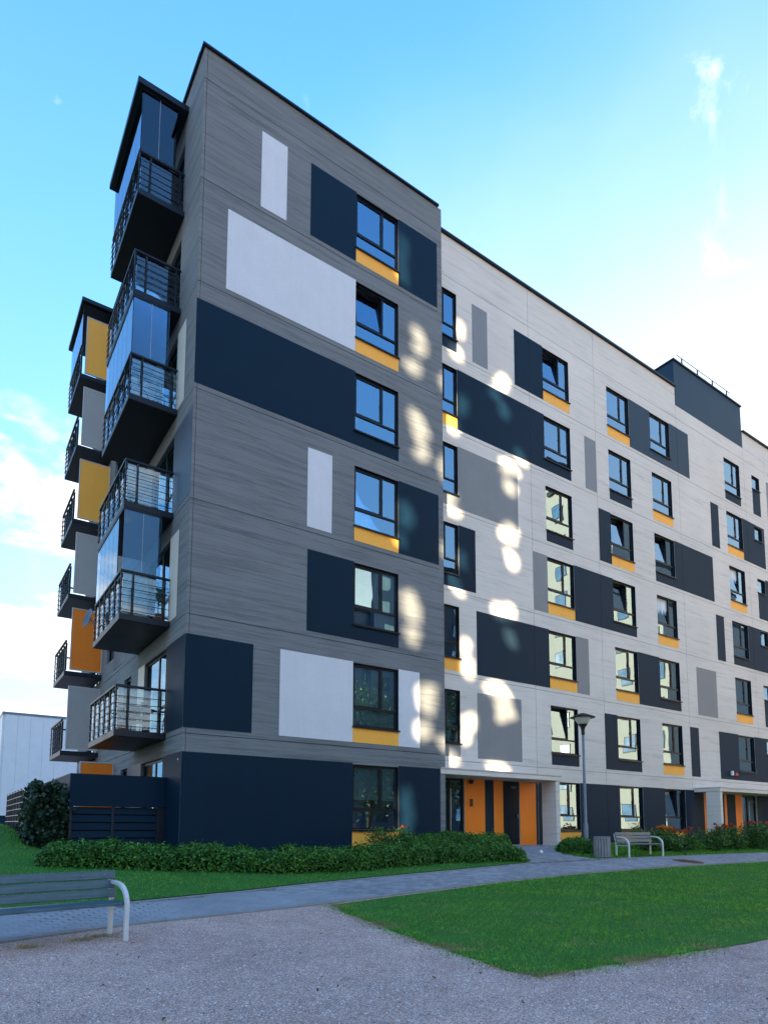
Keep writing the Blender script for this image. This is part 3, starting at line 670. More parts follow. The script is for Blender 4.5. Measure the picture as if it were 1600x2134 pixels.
# ---- left (balcony) side of the grey wing, plane x = 0
DEEP = 14.5
bal_open = (1.58, 3.78)
for r, (z0, z1) in enumerate(gz):
    hs = []
    if r < 7:
        zb = row(r) if r else 0.0
        hs = [(bal_open[0], bal_open[1], zb+0.18, zb+2.48), (5.44, 6.30, zb+0.62, zb+2.48), (8.07, 9.30, zb+0.62, zb+2.48), (10.6, 12.6, zb+0.18, zb+2.48)]
    wall_panel('wall_panel', 'grey_concrete', 0.0, 0.0 if False else 0.206, DEEP, z0+GW, z1-GW, hs, axis='y')
    if r < 7:
        for (a, b, c, d) in hs:
            wdt, hgt = b-a, d-c
            # frame, panes and room of the openings behind the balconies
            mbf = MB()
            def bxy(u0, u1, d0, d1, q0, q1): mbf.box(d0, d1, u0, u1, q0, q1)
            for t in ((0.004, 0.07, 0.004, hgt-0.004), (wdt-0.07, wdt-0.004, 0.004, hgt-0.004)): bxy(t[0], t[1], 0.08, 0.15, t[2], t[3])
            bxy(0.07, wdt-0.07, 0.08, 0.15, 0.004, 0.07); bxy(0.07, wdt-0.07, 0.08, 0.15, hgt-0.07, hgt-0.004)
            if wdt > 1.9: bxy(wdt*0.42, wdt*0.42+0.10, 0.085, 0.145, 0.07, hgt-0.07); bxy(0.07, wdt*0.42, 0.085, 0.145, 0.75, 0.82)
            key = ('balcony_window', round(wdt, 2), round(hgt, 2))
            if key not in _mesh:
                me_ = mbf.mesh('window'); me_.materials.append(M('frame_metal')); _mesh[key] = me_
            fr = sub('window', _mesh[key], bld, (0, a, c))
            sub('pane', shared(('panex', round(wdt, 2), round(hgt, 2)), lambda: MB().box(0, 0.006, 0.065, wdt-0.065, 0.065, hgt-0.065), 'window_glass'), fr, (0.11, 0, 0), (0, random.uniform(-0.003, 0.003), random.uniform(-0.003, 0.003)))
            def room_x():
                mbr = MB(); d = 2.0; y0, y1, q0, q1 = -0.15, wdt+0.15, -0.12, hgt+0.2
                mbr.quad((d, y0, q0), (d, y1, q0), (d, y1, q1), (d, y0, q1)); mbr.quad((0.21, y0, q0), (d, y0, q0), (d, y0, q1), (0.21, y0, q1)); mbr.quad((0.21, y1, q0), (d, y1, q0), (d, y1, q1), (0.21, y1, q1))
                mbr.quad((0.21, y0, q0), (d, y0, q0), (d, y1, q0), (0.21, y1, q0)); mbr.quad((0.21, y0, q1), (d, y0, q1), (d, y1, q1), (0.21, y1, q1)); return mbr
            sub('room', shared(('roomx', round(wdt, 2), round(hgt, 2)), room_x, 'room_wall'), fr)
            if wdt > 1.9 and r in (1, 2, 5): 
                def cur_x():
                    mbc = curtain_mb(0.8, hgt-0.1, 8, 0.03); mbc.v = [(y, x, z) for x, y, z in mbc.v]; return mbc
                sub('curtain', shared(('curtx', round(hgt, 2)), cur_x, 'curtain_cloth'), fr, (0.35, 0.95, 0.05))
mb = MB()
for z in J: mb.box(0.022, 0.12, 0.05, DEEP, z-0.05, z+0.05)
mb.build('joint_seal', 'joint_dark', bld)
def FS(mat, r, y0, y1, b1=B1):
    z = row(r); field(mat, 0.0, [(y0, y1, z+B0, z+b1)], axis='y')
FS('navy_paint', 1, 0.004, 1.572); FS('blue_grey_paint', 3, 0.004, 1.572); FS('cream_paint', 2, 0.84, 1.572); FS('cream_paint', 4, 0.84, 1.572)
FS('cream_paint', 1, 3.79, 4.52); field('navy_paint', 0.0, [(0.004, 1.572, -0.02, 2.5)], axis='y'); field('blue_grey_paint', 0.0, [(3.79, 5.43, 0.5, 2.5)], axis='y')
FS('blue_grey_paint', 2, 6.31, 8.06); FS('blue_grey_paint', 1, 6.31, 8.06)
# orange aprons beside the balcony doors
for r in (1, 2, 4, 6): field('orange_paint', 0.0, [(bal_open[0]+0.002, bal_open[0]+0.95, row(r)+0.10, row(r)+0.178)], axis='y')

# ---- balconies
def balcony(y0, y1, zs, glazed_to=None, screen=None, xo=-1.27, near_rail=True, roof=False):
    e = empty('balcony', (0, y0, zs)); e.parent = bld
    L = y1-y0
    mb = MB(); mb.box(xo-0.03, -0.004, -0.03, L+0.03, -0.17, -0.02); mb.box(xo-0.03, -0.004, -0.03, L+0.03, -0.02, 0.0); mb.cur = 1
    mb2 = MB(); mb2.box(xo-0.03, -0.004, -0.03, L+0.03, -0.17, 0.0)
    s = mb2.build('slab', 'dark_metal', e, bevel=0.012)
    hr = 1.10
    tr = MB()
    if near_rail: tr.box(xo-0.03, -0.03, -0.035, 0.035, hr, hr+0.06)
    tr.box(xo-0.035, xo+0.035, 0.035 if near_rail else 0.0, L-0.03, hr, hr+0.06); tr.box(xo-0.03, -0.03, L-0.03, L+0.03, hr, hr+0.06)
    tr.build('top_rail', 'dark_metal', e, bevel=0.008)
    def post(x, y): MB().box(x-0.02, x+0.02, y-0.02, y+0.02, 0.0, hr).build('post', 'dark_metal', e)
    ny = 5
    for k in range(ny+1): post(xo, L*k/ny)
    if near_rail: post(xo+0.30, 0.0); post(-0.16, 0.0)
    for k in range(5):
        z = 0.10+k*0.19
        r = MB().tube([(xo-0.045, -0.05, z), (xo-0.045, L+0.05, z)], 0.009, 6); r.build('rail', 'dark_metal', e, smooth=True)
        if near_rail: MB().tube([(xo-0.06, -0.045, z), (-0.05, -0.045, z)], 0.009, 6).build('rail', 'dark_metal', e, smooth=True)
    # balustrade glass inside the rails
    if near_rail: MB().box(xo+0.05, -0.06, 0.04, 0.048, 0.06, hr-0.02).build('balustrade_glass', 'balustrade_glass', e)
    for k in range(ny): MB().box(xo+0.045, xo+0.053, L*k/ny+0.03, L*(k+1)/ny-0.03, 0.06, hr-0.02).build('balustrade_glass', 'balustrade_glass', e)
    if glazed_to:
        zt = glazed_to-zs
        if near_rail:
            w = (-xo-0.30)/2
            for k in range(2): MB().box(xo+0.01+w*k, xo+w*(k+1), -0.006, 0.004, hr+0.065, zt).build('glazing', 'balcony_glass', e)
            for k in range(1, 2): MB().box(xo+w*k+0.001, xo+w*k+0.009, -0.010, -0.007, hr+0.065, zt).build('glazing_edge', 'light_frame', e)
        for k in range(6):
            a, b = L*k/6, L*(k+1)/6
            if screen is None and k == 0 and glazed_to < 10: continue
            MB().box(xo-0.006, xo+0.004, a+0.006, b-0.006, hr+0.065, zt).build('glazing', 'balcony_glass', e)
        mbt = MB(); mbt.box(xo-0.02, -0.30, -0.02, 0.02, zt, zt+0.05); mbt.box(xo-0.02, xo+0.02, 0.02, L, zt, zt+0.05); mbt.build('glazing_track', 'dark_metal', e)
    if screen:
        z0, z1 = 0.06, 2.42; x0, x1 = xo+0.14, -0.02
        f = MB(); w = 0.035
        f.box(x0, x1, -0.02, 0.03, z0, z0+w); f.box(x0, x1, -0.02, 0.03, z1-w, z1); f.box(x0, x0+w, -0.02, 0.03, z0+w, z1-w); f.box(x1-w, x1, -0.02, 0.03, z0+w, z1-w)
        f.build('screen_frame', 'light_frame', e); MB().box(x0+w, x1-w, -0.01, 0.02, z0+w, z1-w).build('screen_panel', screen, e)
    return e
S1 = [J[k]+0.15 for k in range(6)]
for k, zs in enumerate(S1):
    gl = None
    if k in (1, 3): gl = S1[k+1]-0.22
    if k == 5: gl = 21.13
    balcony(1.40, 4.68, zs, gl)
mb = MB(); mb.box(-1.42, -0.004, 1.28, 4.95, 21.18, 21.36); r0 = mb.build('balcony_roof', 'dark_metal', bld, bevel=0.012)
S2 = [3.40, 6.36, 9.30, 12.22, 15.16, 18.08]
for k, zs in enumerate(S2):
    balcony(10.10, 12.75, zs, 20.95 if k == 5 else None, ['screen_grey', 'deep_orange_paint', 'screen_grey', 'orange_paint', 'screen_grey', 'orange_paint'][k], near_rail=False)
mb = MB(); mb.box(-1.36, -0.004, 9.95, 13.2, 21.00, 21.16); mb.build('balcony_roof', 'dark_metal', bld, bevel=0.012)
# low orange screen between the ground-floor terraces
e = empty('terrace_screen', (0, 7.3, 0)); e.parent = bld
f = MB(); f.box(-1.07, -0.01, -0.02, 0.03, 2.75, 2.79); f.box(-1.07, -1.03, -0.02, 0.03, 0.4, 2.75); f.box(-0.05, -0.01, -0.02, 0.03, 0.4, 2.75); f.build('screen_frame', 'light_frame', e)
MB().box(-1.03, -0.05, -0.01, 0.02, 0.4, 2.75).build('screen_panel', 'deep_orange_paint', e)

# ---- terrace box at the ground floor
t = empty('terrace', (0, 1.16, 0)); t.parent = bld
MB().box(-2.27, -0.006, 0.0, 0.12, 1.15, 1.93).build('parapet', 'navy_paint', t, bevel=0.006)
MB().box(-2.27, -2.15, 0.12, 5.0, 1.15, 1.93).build('parapet', 'navy_paint', t, bevel=0.006)
for x0, x1 in ((-2.25, -2.19), (-1.30, -1.24), (-0.22, -0.010)): MB().box(x0, x1, 0.03, 0.10, -0.25, 1.148).build('post', 'dark_metal', t)
for a, b in ((-2.188, -1.302), (-1.238, -0.222)):
    for k in range(6):
        z = 0.02+k*0.19; mb = MB(); y0, y1 = 0.045, 0.085
        mb.v = [(a, y0, z), (b, y0, z), (b, y0+0.012, z), (a, y0+0.012, z), (a, y1, z+0.165), (b, y1, z+0.165), (b, y1+0.012, z+0.165), (a, y1+0.012, z+0.165)]
        mb.f = [(0, 3, 2, 1), (4, 5, 6, 7), (0, 1, 5, 4), (1, 2, 6, 5), (2, 3, 7, 6), (3, 0, 4, 7)]; mb.mi = [0]*6
        mb.build('slat', 'navy_paint', t)
MB().box(-2.24, -0.01, 0.30, 5.0, -0.3, 1.10).build('store_wall', 'joint_dark', t)

# ---- white wing, plane y = D2
XV = [W1+0.004, 13.90, 18.05, 24.45, 31.0, 37.4, 44.0]
XEND = 44.0
cols = {'a': CA, 'b': CB, 'c': CC, 'd': CD, 'e': CE}
under = {6: dict(a='charcoal', b='orange', c='orange', d='', e='charcoal'), 5: dict(a='orange', b='', c='charcoal', d='orange', e='orange'),
         4: dict(a='grey', b='charcoal', c='orange', d='', e='orange'), 3: dict(a='', b='orange', c='', d='orange', e=''),
         2: dict(a='orange', b='orange', c='orange', d='', e='orange'), 1: dict(a='grey', b='charcoal', c='', d='orange', e='')}
opened = {(6, 'b'), (4, 'c'), (4, 'd'), (3, 'c'), (3, 'd'), (4, 'e'), (1, 'b')}
covers = {(6, 'a'): 'right', (5, 'a'): 'sides', (5, 'b'): 'low', (6, 'd'): 'sheer', (3, 'b'): 'sides', (2, 'c'): 'sides', (1, 'c'): 'sides', (4, 'b'): 'sides', (2, 'e'): 'low', (1, 'a'): 'low', (1, 'd'): 'right', (2, 'a'): 'low', (5, 'd'): 'sides'}
wh = {r: [] for r in range(7)}
for r in range(1, 7):
    z = row(r)+WZ
    for cname, x in cols.items():
        wh[r].append((x, x+WW, z, z+WH)); window(x, D2, z, open_=(r, cname) in opened, cover=covers.get((r, cname), random.choice([None, 'sides', 'right', 'low', 'sheer', None])))
        un = under[r][cname]
        if un: field({'orange': 'orange_paint', 'charcoal': 'charcoal_paint', 'grey': 'mid_grey_paint'}[un], D2, [(x+0.002, x+WW-0.002, row(r)+B0, z-0.034)])
    zf = row(r)+1.62
    wh[r].append((CF, CF+0.86, zf, zf+0.80)); window(CF, D2, zf, 0.86, 0.80, small=True)
    for x in (34.9, 38.6, 41.0): wh[r].append((x, x+WW, z, z+WH)); window(x, D2, z)
for x, op in ((CB, False), (CC, False), (CD, True)):
    wh[0].append((x, x+WW, 0.58, 0.58+WH)); window(x, D2, 0.58, open_=op, cover={CB: 'low', CC: 'sides'}.get(x))
    field('orange_paint', D2, [(x+0.002, x+WW-0.002, 0.05, 0.546)])
wz = [(-0.30, J[0])]+[(J[k], J[k+1]) for k in range(6)]+[(J[6], 22.60)]
D1H = (9.05, 10.22, 0.05, 2.36); D1B = (12.07, 12.92, 0.05, 2.36); D2H = (28.90, 30.40, 0.05, 2.36)
wh[0] += [D1H, D1B, D2H]
for r, (z0, z1) in enumerate(wz):
    for a, b in zip(XV, XV[1:]):
        hs = [h for h in wh.get(r, []) if h[0] >= a-0.1 and h[1] <= b+0.1]
        zt = z1
        if r == 7 and abs(a-24.45) < 0.01: zt = 21.66
        wall_panel('wall_panel', 'white_concrete', D2, a+GW, b-GW, z0+GW, zt-GW, hs)
mb = MB()
for z in J: mb.box(W1+0.02, XEND, D2+0.016, D2+0.1, z-0.04, z+0.04)
for x in XV[1:-1]:
    for r, (z0, z1) in enumerate(wz): mb.box(x-0.03, x+0.03, D2+0.017, D2+0.1, z0+0.041, z1-0.041)
mb.build('joint_seal', 'joint_light', bld)
def WF(mat, r, x0, x1, extras=(), lo=B0, hi=B1):
    z = row(r); cells = []
    rects = [(x0, x1, z+lo, z+hi)]+[(e[0], e[1], z+(e[2] if len(e) > 2 else B0), z+(e[3] if len(e) > 2 else WZ-0.034)) for e in extras]
    cuts = [x for x in XV[1:-1]]
    for bay0, bay1 in zip([-99]+cuts, cuts+[999]):
        part = [(max(u0, bay0+0.007), min(u1, bay1-0.007), q0, q1) for u0, u1, q0, q1 in rects]
        part = [p for p in part if p[1]-p[0] > 0.02]
        if part: field(mat, D2, part)
C, Gm = 'charcoal_paint', 'mid_grey_paint'
wd = WW+0.004
WF(Gm, 6, 10.84, 11.62); WF('navy_paint', 6, 13.08, CB-0.004)
WF('slate_paint', 6, CC+wd, CD-0.004, [(CD-0.004, CD+wd), (CD+wd, 25.46, B0, B1)]); WF(C, 6, CF+0.004, CF+0.856, hi=1.60); WF(Gm, 6, 33.48, 34.3)  # top-row field bluer than the charcoal below, sky tint in its colour
WF('navy_paint', 5, CA+wd, CB-0.004, [(CB-0.004, CB+wd)]); WF(Gm, 5, 17.28, 18.03); WF(C, 5, 27.30, 28.06)
def with_small(r, x0, x1, xl):   # field round the small square window
    zl, zh = 1.62-0.034, 1.62+0.80+0.004
    WF(C, r, x0, CF-0.004, [(CF-0.004, CF+0.864, B0, zl), (CF-0.004, CF+0.864, zh, B1), (CF+0.864, x1, B0, B1)]+xl)
with_small(5, CE+wd, 32.90, [])
WF(Gm, 4, CA+wd, 13.13); WF(C, 4, 18.09, CC-0.004); WF(C, 4, CD+wd, 27.25, [(CD, CD+wd)])
WF(C, 4, CF+0.004, CF+0.864, [(CF+0.864, 34.6, B0, B1)], hi=1.58)
WF('navy_paint', 3, CA+wd, 10.87, [(CA, CA+wd)]); WF(Gm, 3, 13.92, CB-0.004); WF(C, 3, CB+wd, CC-0.004, [(CC-0.004, CC+wd)]); WF(C, 3, 27.30, 28.06)
with_small(3, CE+wd, 34.6, [(CE, CE+wd)])
WF(C, 2, 10.88, CB-0.004); WF(Gm, 2, CB+wd, 17.14); WF(C, 2, CC+wd, CD-0.004, [(CD-0.004, CD+wd)]); WF(Gm, 2, 25.25, 27.03); WF(C, 2, CF+0.004, CF+0.856, hi=1.58)
WF(Gm, 1, 10.87, 13.10); WF(C, 1, 18.06, CC-0.004, [(CC-0.004, CC+wd)]); WF(C, 1, 24.46, 25.20)
with_small(1, CE+wd, 34.6, [(27.02, CE-0.004, B0, B1), (CE-0.004, CE+wd)])
# ground floor charcoal band between the entrances
GT = 2.45
for x0, x1 in ((13.92, CB-0.004), (CB+wd, 18.043), (18.057, CC-0.004), (CC+wd, CD-0.004), (CD+wd, 24.443), (24.457, 25.37)): field(C, D2, [(x0, x1, 0.02, GT)])
for x in (CB, CC, CD): pass
# entrances: render fields, doors, canopies, piers
def door_leaf(x0, x1, glass, handle_x):
    e = empty('entrance_door', (x0, D2, 0.05)); e.parent = bld; w = x1-x0; h = 2.31
    if glass:
        f = MB(); rect_frame(f, 0.004, w-0.004, 0.004, h-0.004, 0.09, 0.06, 0.14); f.box(w*0.42, w*0.42+0.09, 0.062, 0.138, 0.094, h-0.094); f.box(w*0.42+0.09, w-0.094, 0.064, 0.136, 1.95, 2.01); f.build('door_frame', 'frame_metal', e)
        MB().box(0.094, w*0.42, 0.095, 0.103, 0.094, h-0.094).build('pane', 'window_glass', e); MB().box(w*0.42+0.09, w-0.094, 0.095, 0.103, 0.094, 1.95).build('pane', 'window_glass', e); MB().box(w*0.42+0.09, w-0.094, 0.095, 0.103, 2.01, h-0.094).build('pane', 'window_glass', e)
        MB().tube([(w*0.42+0.045, 0.0, 0.35), (w*0.42+0.045, -0.01, 1.95)], 0.016, 8).build('door_handle', 'white_steel', e, smooth=True)
        r_ = MB(); d = 2.2; r_.quad((-0.3, d, -0.05), (w+0.3, d, -0.05), (w+0.3, d, h+0.1), (-0.3, d, h+0.1)); r_.quad((-0.3, 0.21, -0.05), (-0.3, d, -0.05), (-0.3, d, h+0.1), (-0.3, 0.21, h+0.1)); r_.quad((w+0.3, 0.21, -0.05), (w+0.3, d, -0.05), (w+0.3, d, h+0.1), (w+0.3, 0.21, h+0.1)); r_.quad((-0.3, 0.21, -0.05), (w+0.3, 0.21, -0.05), (w+0.3, d, -0.05), (-0.3, d, -0.05)); r_.quad((-0.3, 0.21, h+0.1), (w+0.3, 0.21, h+0.1), (w+0.3, d, h+0.1), (-0.3, d, h+0.1)); r_.build('hallway', 'room_wall', e)
    else:
        MB().box(0.01, w-0.01, 0.03, 0.09, 0.01, h-0.01).build('door_panel', 'frame_metal', e, bevel=0.006)
        MB().box(0.003, w-0.003, 0.10, 0.14, 0.003, h-0.003).build('door_frame', 'frame_metal', e)
        MB().box(w-0.13, w-0.09, -0.02, 0.028, 0.95, 1.10).build('door_handle', 'galvanised', e); MB().box(w*0.45, w*0.45+0.26, -0.03, 0.028, 2.05, 2.11).build('door_closer', 'galvanised', e)
    return e
door_leaf(D1H[0], D1H[1], True, 0); door_leaf(D1B[0], D1B[1], False, 0); door_leaf(D2H[0], D2H[1], True, 0)
for mat, x0, x1 in (('deep_orange_paint', 10.225, 11.17), (C, 11.174, 11.60), ('deep_orange_paint', 11.604, 12.066), ('deep_orange_paint', 12.924, 13.78), (C, 13.784, 13.893), (C, W1+0.01, 9.046),
                    ('deep_orange_paint', 25.374, 25.93), (C, 25.934, 27.20), ('deep_orange_paint', 27.204, 27.42), (C, 27.424, 28.25), ('deep_orange_paint', 28.254, 28.896), (C, 30.404, 30.993), (C, 31.007, 37.393)):
    field(mat, D2, [(x0, x1, 0.02, GT-0.03)])
cp = empty('canopy', (W1, 0, 2.35)); cp.parent = bld
MB().box(0.006, 13.78-W1, -0.03, D2-0.008, 0.0, 0.16).build('canopy_slab', 'white_concrete', cp, bevel=0.01); MB().box(0.008, 13.80-W1, -0.05, D2-0.009, 0.162, 0.20).build('canopy_flashing', 'light_frame', cp)
MB().box(13.50-W1, 13.70-W1, 0.0, 0.66, -2.5, -0.003).build('pier', 'white_concrete', cp, bevel=0.008)
cp = empty('canopy', (24.55, 0, 2.35)); cp.parent = bld
MB().box(0.0, 8.0, -0.03, D2-0.008, 0.0, 0.16).build('canopy_slab', 'white_concrete', cp, bevel=0.01); MB().box(-0.02, 8.02, -0.05, D2-0.009, 0.162, 0.20).build('canopy_flashing', 'light_frame', cp)
MB().box(0.03, 0.22, 0.0, 0.66, -2.5, -0.003).build('pier', 'white_concrete', cp, bevel=0.008); MB().box(7.4, 7.6, 0.0, 0.66, -2.5, -0.003).build('pier', 'white_concrete', cp, bevel=0.008)
# white coping and roof
mb = MB(); mb.box(W1-0.02, 24.45, D2-0.10, D2+0.25, 22.60, 22.69); mb.box(31.0, XEND, D2-0.10, D2+0.25, 22.60, 22.69); mb.build('coping', 'dark_metal', bld, bevel=0.008)
mb = MB(); mb.quad((W1, D2+0.2, 22.3), (XEND, D2+0.2, 22.3), (XEND, 14.5, 22.3), (W1, 14.5, 22.3)); mb.quad((0, 14.5, -0.3), (XEND, 14.5, -0.3), (XEND, 14.5, 22.6), (0, 14.5, 22.6)); mb.quad((XEND, D2, -0.3), (XEND, 14.5, -0.3), (XEND, 14.5, 22.6), (XEND, D2, 22.6)); mb.quad((W1-0.02, D2+0.1, 20), (W1-0.02, 14.5, 20), (W1-0.02, 14.5, 22.6), (W1-0.02, D2+0.1, 22.6)); mb.build('roof', 'roof_felt', bld)
rh = empty('stair_head', (24.45, D2, 21.66)); rh.parent = bld
MB().box(0.0, 6.52, 0.0, 6.0, 0.0, 2.40).build('stair_head_wall', 'slate_paint', rh); MB().box(-0.06, 6.58, -0.06, 6.06, 2.40, 2.48).build('coping', 'dark_metal', rh, bevel=0.006)  # stair head's blue from the sky is put into its paint
for k in range(4): MB().box(0.85+k*1.45, 0.90+k*1.45, 0.02, 0.07, 2.48, 2.86).build('rail_post', 'dark_metal', rh)
MB().tube([(0.4, 0.045, 2.88), (5.6, 0.045, 2.88)], 0.016, 6).build('handrail', 'dark_metal', rh)
v = empty('roof_vent', (32.3, 3.0, 22.3)); v.parent = bld
MB().box(0, 0.9, 0, 0.6, 0, 0.95).build('vent_shaft', 'charcoal_paint', v); MB().box(-0.1, 1.0, -0.1, 0.7, 0.95, 1.05).build('vent_cap', 'dark_metal', v)

# ---- small fixtures on the walls
o = MB().box(0, 0.10, -0.05, 0, 0, 0.26).build('intercom', ['black_plastic'], None, (10.46, D2-0.008, 1.40), bevel=0.006); tag(o, 'small black intercom box on the orange wall beside the first entrance', 'intercom')
e = empty('security_camera', (10.46, D2-0.008, 2.28), 'black dome camera high on the orange entrance wall', 'camera')
MB().lathe([(0.0, -0.11), (0.05, -0.10), (0.08, -0.06), (0.085, 0.0), (0.085, 0.03), (0.0, 0.03)], 14, (0, -0.09, 0)).build('dome', 'black_plastic', e, smooth=True); MB().box(-0.04, 0.04, -0.05, 0.0, 0.0, 0.05).build('bracket', 'black_plastic', e)
e = empty('wall_lamp', (27.92, D2-0.008, 3.42), 'small white cylinder fitting on the dark field above the far entrance canopy', 'lamp')
MB().lathe([(0.0, -0.12), (0.07, -0.12), (0.07, 0.10), (0.0, 0.10)], 12, (0, -0.09, 0)).build('housing', 'white_plastic', e, smooth=False); MB().box(-0.03, 0.03, -0.05, 0, -0.03, 0.03).build('bracket', 'white_plastic', e)
e = empty('alarm_siren', (28.38, D2-0.008, 3.36), 'small red siren beside the white wall fitting above the far canopy', 'alarm')
MB().box(-0.14, 0.14, -0.09, 0, -0.06, 0.06).build('housing', 'red_plastic', e, bevel=0.015); MB().lathe([(0.05, 0.06), (0.05, 0.11), (0.02, 0.13), (0, 0.13)], 10, (0, -0.045, 0)).build('beacon', 'red_plastic', e)
o = MB().box(0, 0.03, -0.04, 0, 0, 0.05).build('wall_sensor', ['white_plastic'], None, (-0.012, 0.28, 2.30), bevel=0.005); tag(o, 'tiny white sensor on the navy wall by the building corner', 'sensor')

# ------------------------------------------------------------------ benches
def make_bench(loc, rz, label, L=1.98):
    e = empty('park_bench', loc, label, 'bench', 'park benches by the path', rz)
    # local: x along the length, -y is the front; legs at y=0 (front) and y=0.44 (rear)
    for x in (0.04, L-0.04):
        mb = MB()
        def flat(pts, w=0.05, t=0.02):
            P = [Vector(p) for p in pts]
            for i in range(len(P)):
                tdir = (P[min(i+1, len(P)-1)]-P[max(i-1, 0)]).normalized(); nrm = Vector((0, -tdir.z, tdir.y))
                for sx, sn in ((-w/2, -t), (w/2, -t), (w/2, t), (-w/2, t)): mb.v.append(tuple(P[i]+Vector((sx, 0, 0))+nrm*sn))
            b = len(mb.v)-4*len(P)
            for i in range(len(P)-1):
                for j in range(4): mb.f.append((b+4*i+j, b+4*i+(j+1) % 4, b+4*i+4+(j+1) % 4, b+4*i+4+j)); mb.mi.append(0)
            mb.f.append((b, b+1, b+2, b+3)); mb.f.append((b+4*len(P)-4, b+4*len(P)-3, b+4*len(P)-2, b+4*len(P)-1)); mb.mi += [0, 0]
        arc = [(x, 0.0, -0.02), (x, 0.0, 0.40)]
        for k in range(1, 10):
            a = math.pi/2*k/9; arc.append((x, 0.30*(1-math.cos(a)), 0.40+0.25*math.sin(a)))
        arc += [(x, 0.36, 0.655), (x, 0.45, 0.655)]
        flat(arc)
        mb.build('arm_frame', 'white_steel', e, bevel=0)
        mb = MB(); flat([(x, 0.46, -0.02), (x, 0.45, 0.36), (x, 0.46, 0.50), (x, 0.505, 0.70), (x, 0.515, 0.75)]); mb.build('leg', 'white_steel', e)
        mb = MB(); mb.box(x-0.02, x+0.02, 0.02, 0.46, 0.365, 0.40); mb.build('seat_support', 'white_steel', e)
    for k, y in enumerate((0.035, 0.175, 0.315)):
        MB().box(0.0, L, y-0.005, y+0.125, 0.402+0.0*k, 0.437).build('seat_slat', 'bench_wood', e, bevel=0.006)
    for k in range(3):
        z = 0.52+k*0.112; y = 0.43+k*0.022
        s = MB().box(0.0, L, -0.018, 0.018, -0.051, 0.051).build('back_slat', 'bench_wood', e, (0, y, z), bevel=0.006); s.rotation_euler = (R(-11), 0, 0)
    for x in (0.04, 0.30, L-0.30, L-0.04):
        b_ = MB().lathe([(0.0, 0.010), (0.010, 0.008), (0.014, 0.0)], 8).build('bolt', 'galvanised', e, (x+0.1 if x < 1 else x-0.1, 0.43+0.044-0.020, 0.744), smooth=True); b_.rotation_euler = (R(79), 0, 0)
    return e
b1x, b1y = -2.87, -7.32; rz1 = math.atan2(0.30, 0.954)*0.62
L = 1.98
make_bench((b1x-(L-0.04)*math.cos(rz1), b1y-(L-0.04)*math.sin(rz1), H(b1x, b1y+0.2)), rz1, 'near bench cut off by the left edge, blue-grey slats on white steel arms')
make_bench((13.37, -2.93, H(13.4, -2.8)+0.0), 0.02, 'far bench with grey slats and curved white arms, beside the litter bin')

# ------------------------------------------------------------------ litter bin
e = empty('litter_bin', (12.37, -2.70, H(12.4, -2.7)), 'grey slatted cylindrical litter bin to the left of the far bench', 'bin')
MB().lathe([(0.0, 0.0), (0.215, 0.0), (0.215, 0.62), (0.20, 0.63), (0.19, 0.62), (0.19, 0.10), (0.0, 0.10)], 24).build('liner', 'dark_metal', e, smooth=False)
for k in range(18):
    a = 2*math.pi*k/18; s = MB().box(-0.016, 0.016, -0.032, 0.032, 0.02, 0.66).build('slat', 'concrete_edge', e, (0.236*math.cos(a), 0.236*math.sin(a), 0), bevel=0.005); s.rotation_euler = (0, 0, a)
MB().lathe([(0.232, 0.0), (0.24, 0.02), (0.20, 0.02)], 24, (0, 0, 0.0)).build('base_ring', 'dark_metal', e)

# ------------------------------------------------------------------ street lamp
lz = H(13.29, -1.4)
e = empty('street_lamp', (13.29, -1.4, lz), 'tall blue-grey lamp post with flared hat and white cone diffuser', 'lamp')
MB().lathe([(0.075, -0.1), (0.075, 0.9), (0.05, 0.98), (0.048, 2.4), (0.042, 4.02), (0.0, 4.02)], 16).build('pole', 'galvanised', e, smooth=True)
MB().lathe([(0.05, 3.95), (0.058, 3.96), (0.058, 4.10), (0.075, 4.20), (0.15, 4.30), (0.155, 4.32), (0.0, 4.32)], 18).build('lamp_socket', 'black_plastic', e, smooth=True)
MB().lathe([(0.0, 4.321), (0.15, 4.322), (0.20, 4.38), (0.255, 4.50), (0.268, 4.56), (0.0, 4.56)], 24).build('diffuser', 'lamp_diffuser', e, smooth=True)
MB().lathe([(0.27, 4.561), (0.42, 4.545), (0.425, 4.555), (0.30, 4.61), (0.17, 4.665), (0.07, 4.70), (0.0, 4.705)], 28).build('lamp_hat', 'dark_metal', e, smooth=True)

# ------------------------------------------------------------------ manhole, scrap
e = empty('manhole_cover', (14.85, -4.02, H(14.85, -4.02)+0.020), 'rust-brown round manhole cover set in the grey path', 'manhole')
sy = slope_y(14.85, -4.02); e.rotation_euler = (math.atan(sy), 0, 0)
MB().lathe([(0.0, 0.012), (0.33, 0.012), (0.34, 0.008), (0.34, 0.0)], 28).build('lid', 'rust_iron', e); MB().lathe([(0.35, 0.0), (0.35, 0.010), (0.44, 0.010), (0.46, 0.0)], 28).build('rim', 'rust_iron', e)
for k in range(7):
    for j in range(7):
        if (k-3)**2+(j-3)**2 < 10: MB().box(-0.03, 0.03, -0.03, 0.03, 0.012, 0.018).build('stud', 'rust_iron', e, ((k-3)*0.085, (j-3)*0.085, 0))
mb = MB(); mb.v = [(0, 0, 0.02), (0.16, 0.02, 0.03), (0.18, 0.10, 0.09), (0.05, 0.12, 0.05), (0.09, 0.05, 0.11), (0.02, 0.02, 0.0), (0.15, 0.03, 0.0), (0.1, 0.11, 0.0)]
mb.f = [(0, 1, 4), (1, 2, 4), (2, 3, 4), (3, 0, 4), (0, 5, 6, 1), (1, 6, 7, 2), (2, 7, 3), (3, 7, 5, 0)]; mb.mi = [0]*8
